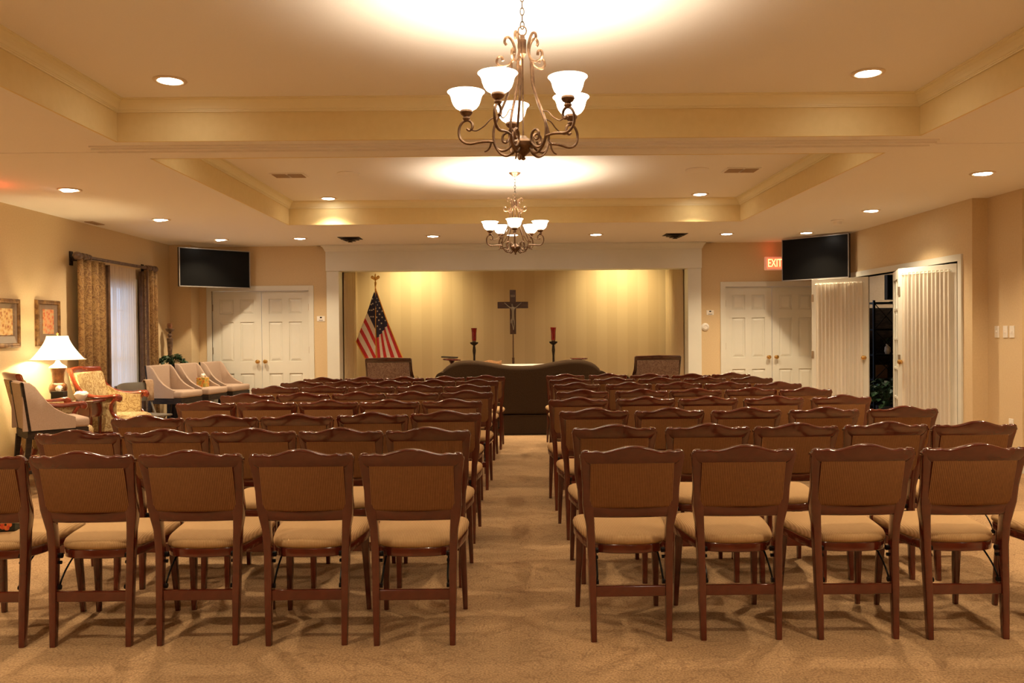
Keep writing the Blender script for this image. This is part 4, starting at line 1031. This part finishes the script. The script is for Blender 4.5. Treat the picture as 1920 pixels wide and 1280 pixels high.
for cx, cy, r_ in ((.08, -.02, .024), (.0, .02, .022), (-.07, -.01, .022)):
    for k in range(5):
        a = 2 * PI * k / 5
        vs = [b.verts.new((cx + r_ * (.75 * math.cos(a) + .55 * math.cos(q)), cy + r_ * (.75 * math.sin(a) + .55 * math.sin(q)), .0612)) for q in lin(0, 2 * PI * 9 / 10, 10)]
        b.faces.new(vs)
obj('flower_print', b, M['petal'], fb, smooth=False)
t = thing('glass_dish', 'small glass dish full of white tissues on the end table', 'dish', (-4.42, 8.40, .73))
b = NB(); lathe(b, [(.001, 0), (.03, 0), (.032, .006), (.05, .03), (.062, .05), (.059, .05), (.045, .03), (.001, .008)], 20); obj('bowl', b, M['white'], t)
b = NB(); loft(b, [[(r_ * math.cos(a) * (1 + .15 * math.sin(5 * a)), r_ * math.sin(a), z + .008 * math.sin(3 * a)) for a in lin(0, 2 * PI * 29 / 30, 30)] for r_, z in ((.03, .02), (.055, .045), (.065, .065), (.05, .085), (.02, .09))]); obj('tissues', b, M['tissue'], t)

# ================================================================ METAL FOLDING CHAIR, PLANT, CANDLESTICK
t = thing('metal_folding_chair', 'grey metal folding chair with a cloth hung on it by the window', 'chair', (-4.50, 9.77, 0), hd(-28))
W = .225
b = NB(); slab(b, lin(-W, W, 11), lambda x: .60, lambda x: .83 - .03 * (abs(x) / W) ** 4, .014, lambda x, z: .01 - .04 * (1 - (x / W) ** 2) - (z - .6) * .15, k=2); obj('backrest', b, M['greymetal'], t)
b = NB(); box(b, -.20, .20, .02, .42, .435, .455, b=.008); obj('seat', b, M['greymetal'], t)
for s in (-1, 1):
    b = NB(); tube(b, [(s * W, -.04, .80), (s * W, .05, .5), (s * W, .40, 0)], .011, n=8); obj('leg', b, M['greymetal'], t)
    b = NB(); tube(b, [(s * (W - .02), .30, .44), (s * (W - .02), .1, .2), (s * (W - .02), -.05, 0)], .010, n=8); obj('leg', b, M['greymetal'], t)
b = NB(); f_ = Vector((math.cos(R(-28)), math.sin(R(-28)), 0)); nl = Vector((-f_.y, f_.x, 0))
c0 = Vector((-4.50, 9.77, 0)) + nl * .20 - f_ * .02
g = []
for i, (df, z) in enumerate(((-.045, .68), (-.05, .76), (-.045, .83), (-.02, .852), (.02, .845), (.04, .80), (.045, .70), (.05, .60))):
    g.append([b.verts.new(tuple(c0 + f_ * (df + .008 * math.sin(j * 1.5 + i)) + nl * (-.045 + j * .014) + Vector((0, 0, z)))) for j in range(8)])
for r0, r1 in zip(g, g[1:]):
    for j in range(7): b.faces.new((r0[j], r0[j + 1], r1[j + 1], r1[j]))
tag(obj('hanging_cloth', b, M['towel'], solid=.008), 'tan cloth draped over the corner of the grey folding chair', 'cloth')

def leafy(t, c, n, r_, h_, seed, size=.05):
    rnd = random.Random(seed)
    b = NB(); st = NB()
    for i in range(n):
        a = rnd.uniform(0, 2 * PI); d = rnd.uniform(.25, 1) * r_; z = c[2] + h_ * (1 - (d / r_) ** 2 * .8) * rnd.uniform(.5, 1)
        p = Vector((c[0] + d * math.cos(a), c[1] + d * math.sin(a), z))
        if i % 3 == 0: tube(st, [(c[0], c[1], c[2] - .02), (c[0] + d * .4 * math.cos(a), c[1] + d * .4 * math.sin(a), z + .01), tuple(p)], .0025, n=5, k=3)
        ln = size * rnd.uniform(.7, 1.3); wd = ln * .38
        m_ = Matrix.Translation(p) @ Euler((rnd.uniform(-.7, .7), rnd.uniform(-.5, .5), a + rnd.uniform(-.8, .8))).to_matrix().to_4x4()
        pts = [(0, 0, 0), (.35 * ln, wd, .012), (.75 * ln, wd * .7, .008), (ln, 0, -.01), (.75 * ln, -wd * .7, .008), (.35 * ln, -wd, .012)]
        vs = [b.verts.new(m_ @ Vector(q)) for q in pts]; mid = b.verts.new(m_ @ Vector((.5 * ln, 0, -.002)))
        for k in range(6): b.faces.new((vs[k], vs[(k + 1) % 6], mid))
    obj('foliage', b, M['leaf'], t, smooth=False); obj('stems', st, M['leaf'], t)
t = thing('potted_plant', 'trailing green plant in a tall navy pot behind the beige stools', 'plant', (-4.73, 11.42, 0))
b = NB(); lathe(b, [(.001, 0), (.10, 0), (.11, .02), (.075, .2), (.07, .6), (.085, .85), (.10, .98), (.09, .985), (.08, .95), (.001, .94)], 24); obj('pot', b, M['pot'], t)
leafy(t, (0, 0, .98), 130, .17, .14, 5, .055)
t = thing('tall_candlestick', 'tall turned wooden candlestick with candle in the corner', 'candlestick', (-4.87, 11.70, 0))
b = NB(); lathe(b, [(.11, 0), (.11, .03), (.06, .06), (.03, .12), (.045, .2), (.025, .3), (.022, .95), (.024, 1.05), (.040, 1.30), (.046, 1.345), (.022, 1.355), (.018, 1.37), (.034, 1.385), (.034, 1.40), (.018, 1.415), (.022, 1.43), (.055, 1.46), (.062, 1.485), (.001, 1.488)], 20); obj('shaft', b, M['rod'], t)
b = NB(); lathe(b, [(.036, 1.485), (.036, 1.56), (.03, 1.563), (.001, 1.555)], 18); obj('candle', b, M['ceramic'], t)

# ================================================================ SIDE ROOM SEEN THROUGH THE FOLDING DOORS
t = thing('metal_etagere', 'black metal shelf tower with crossed side bars beyond the folding doors', 'shelf', (5.62, 12.35, 0))
X0, X1, Y0, Y1 = -.17, .62, -.20, .20; LV = [.25, .63, 1.0, 1.38, 1.78]
for x in (X0, X1, .19):
    for y in (Y0, Y1):
        if x == .19 and y == Y1: continue
        b = NB(); box(b, x - .014, x + .014, y - .014, y + .014, 0, 1.82); obj('post', b, M['iron'], t, smooth=False)
for z in LV:
    b = NB(); box(b, X0, X1, Y0, Y1, z - .012, z + .012); obj('shelf', b, M['iron'], t, smooth=False)
for z0, z1 in zip(LV, LV[1:]):
    b = NB()
    for xa, xb in ((X0, .19), (.19, X1)):
        rod(b, (xa, Y0, z0), (xb, Y0, z1), .007, n=6); rod(b, (xb, Y0, z0), (xa, Y0, z1), .007, n=6)
    obj('cross_brace', b, M['iron'], t)
t = thing('small_television', 'small dark television standing on top of the metal shelf tower', 'television', (5.82, 12.35, 1.792))
b = NB(); box(b, -.10, .42, -.05, .05, .04, .42, b=.008); obj('casing', b, M['black'], t, smooth=False)
b = NB(); box(b, -.085, .405, -.054, -.048, .07, .405); obj('screen', b, M['screen'], t, smooth=False)
b = NB(); box(b, 0, .32, -.1, .1, 0, .015); box(b, .12, .2, -.02, .02, .01, .05); obj('stand', b, M['black'], t, smooth=False)
t = thing('flower_vase', 'small pale vase with sprig on the shelf tower beyond the doors', 'vase', (5.72, 12.30, 1.012))
b = NB(); lathe(b, [(.001, 0), (.03, 0), (.045, .04), (.04, .10), (.02, .13), (.026, .15), (.001, .148)], 16); obj('vase', b, M['linen'], t)
leafy(t, (0, 0, .15), 14, .04, .10, 8, .03)
b = NB(); box(b, -.09, .09, -.01, .01, 0, .20, b=.003); tag(obj('leaning_plaque', b, M['mattec'], loc=(5.68, 12.42, .642), smooth=False), 'small framed plaque standing on a lower shelf of the tower', 'picture frame')
t = thing('floor_plant', 'dark green leafy plant at the foot of the metal shelf tower', 'plant', (5.45, 11.75, 0))
b = NB(); lathe(b, [(.001, 0), (.10, 0), (.13, .02), (.15, .28), (.14, .285), (.13, .26), (.001, .25)], 20); obj('pot', b, M['pot'], t)
leafy(t, (0, 0, .27), 170, .32, .45, 6, .09)
b = NB(); box(b, 5.1, 6.02, 12.7, 13.2, 0, 1.72, b=.01); tag(obj('dark_cabinet', b, M['darkwood'], smooth=False), 'tall dark cabinet in the side room behind the shelf tower', 'cabinet')
lamp('side_room_light', 'SPOT', (6.4, 12.3, 2.70), 18, color=(1, .80, .55), spot=140, aim=(6.5, 12.8, 0), size=.06)
b = NB(); lathe(b, [(.001, 0), (.09, 0), (.095, -.006), (.001, -.012)], 24); tag(obj('side_room_downlight', b, M['lens'], loc=(6.4, 12.3, 2.74)), 'downlight in the ceiling of the side room, out of view', 'ceiling light')
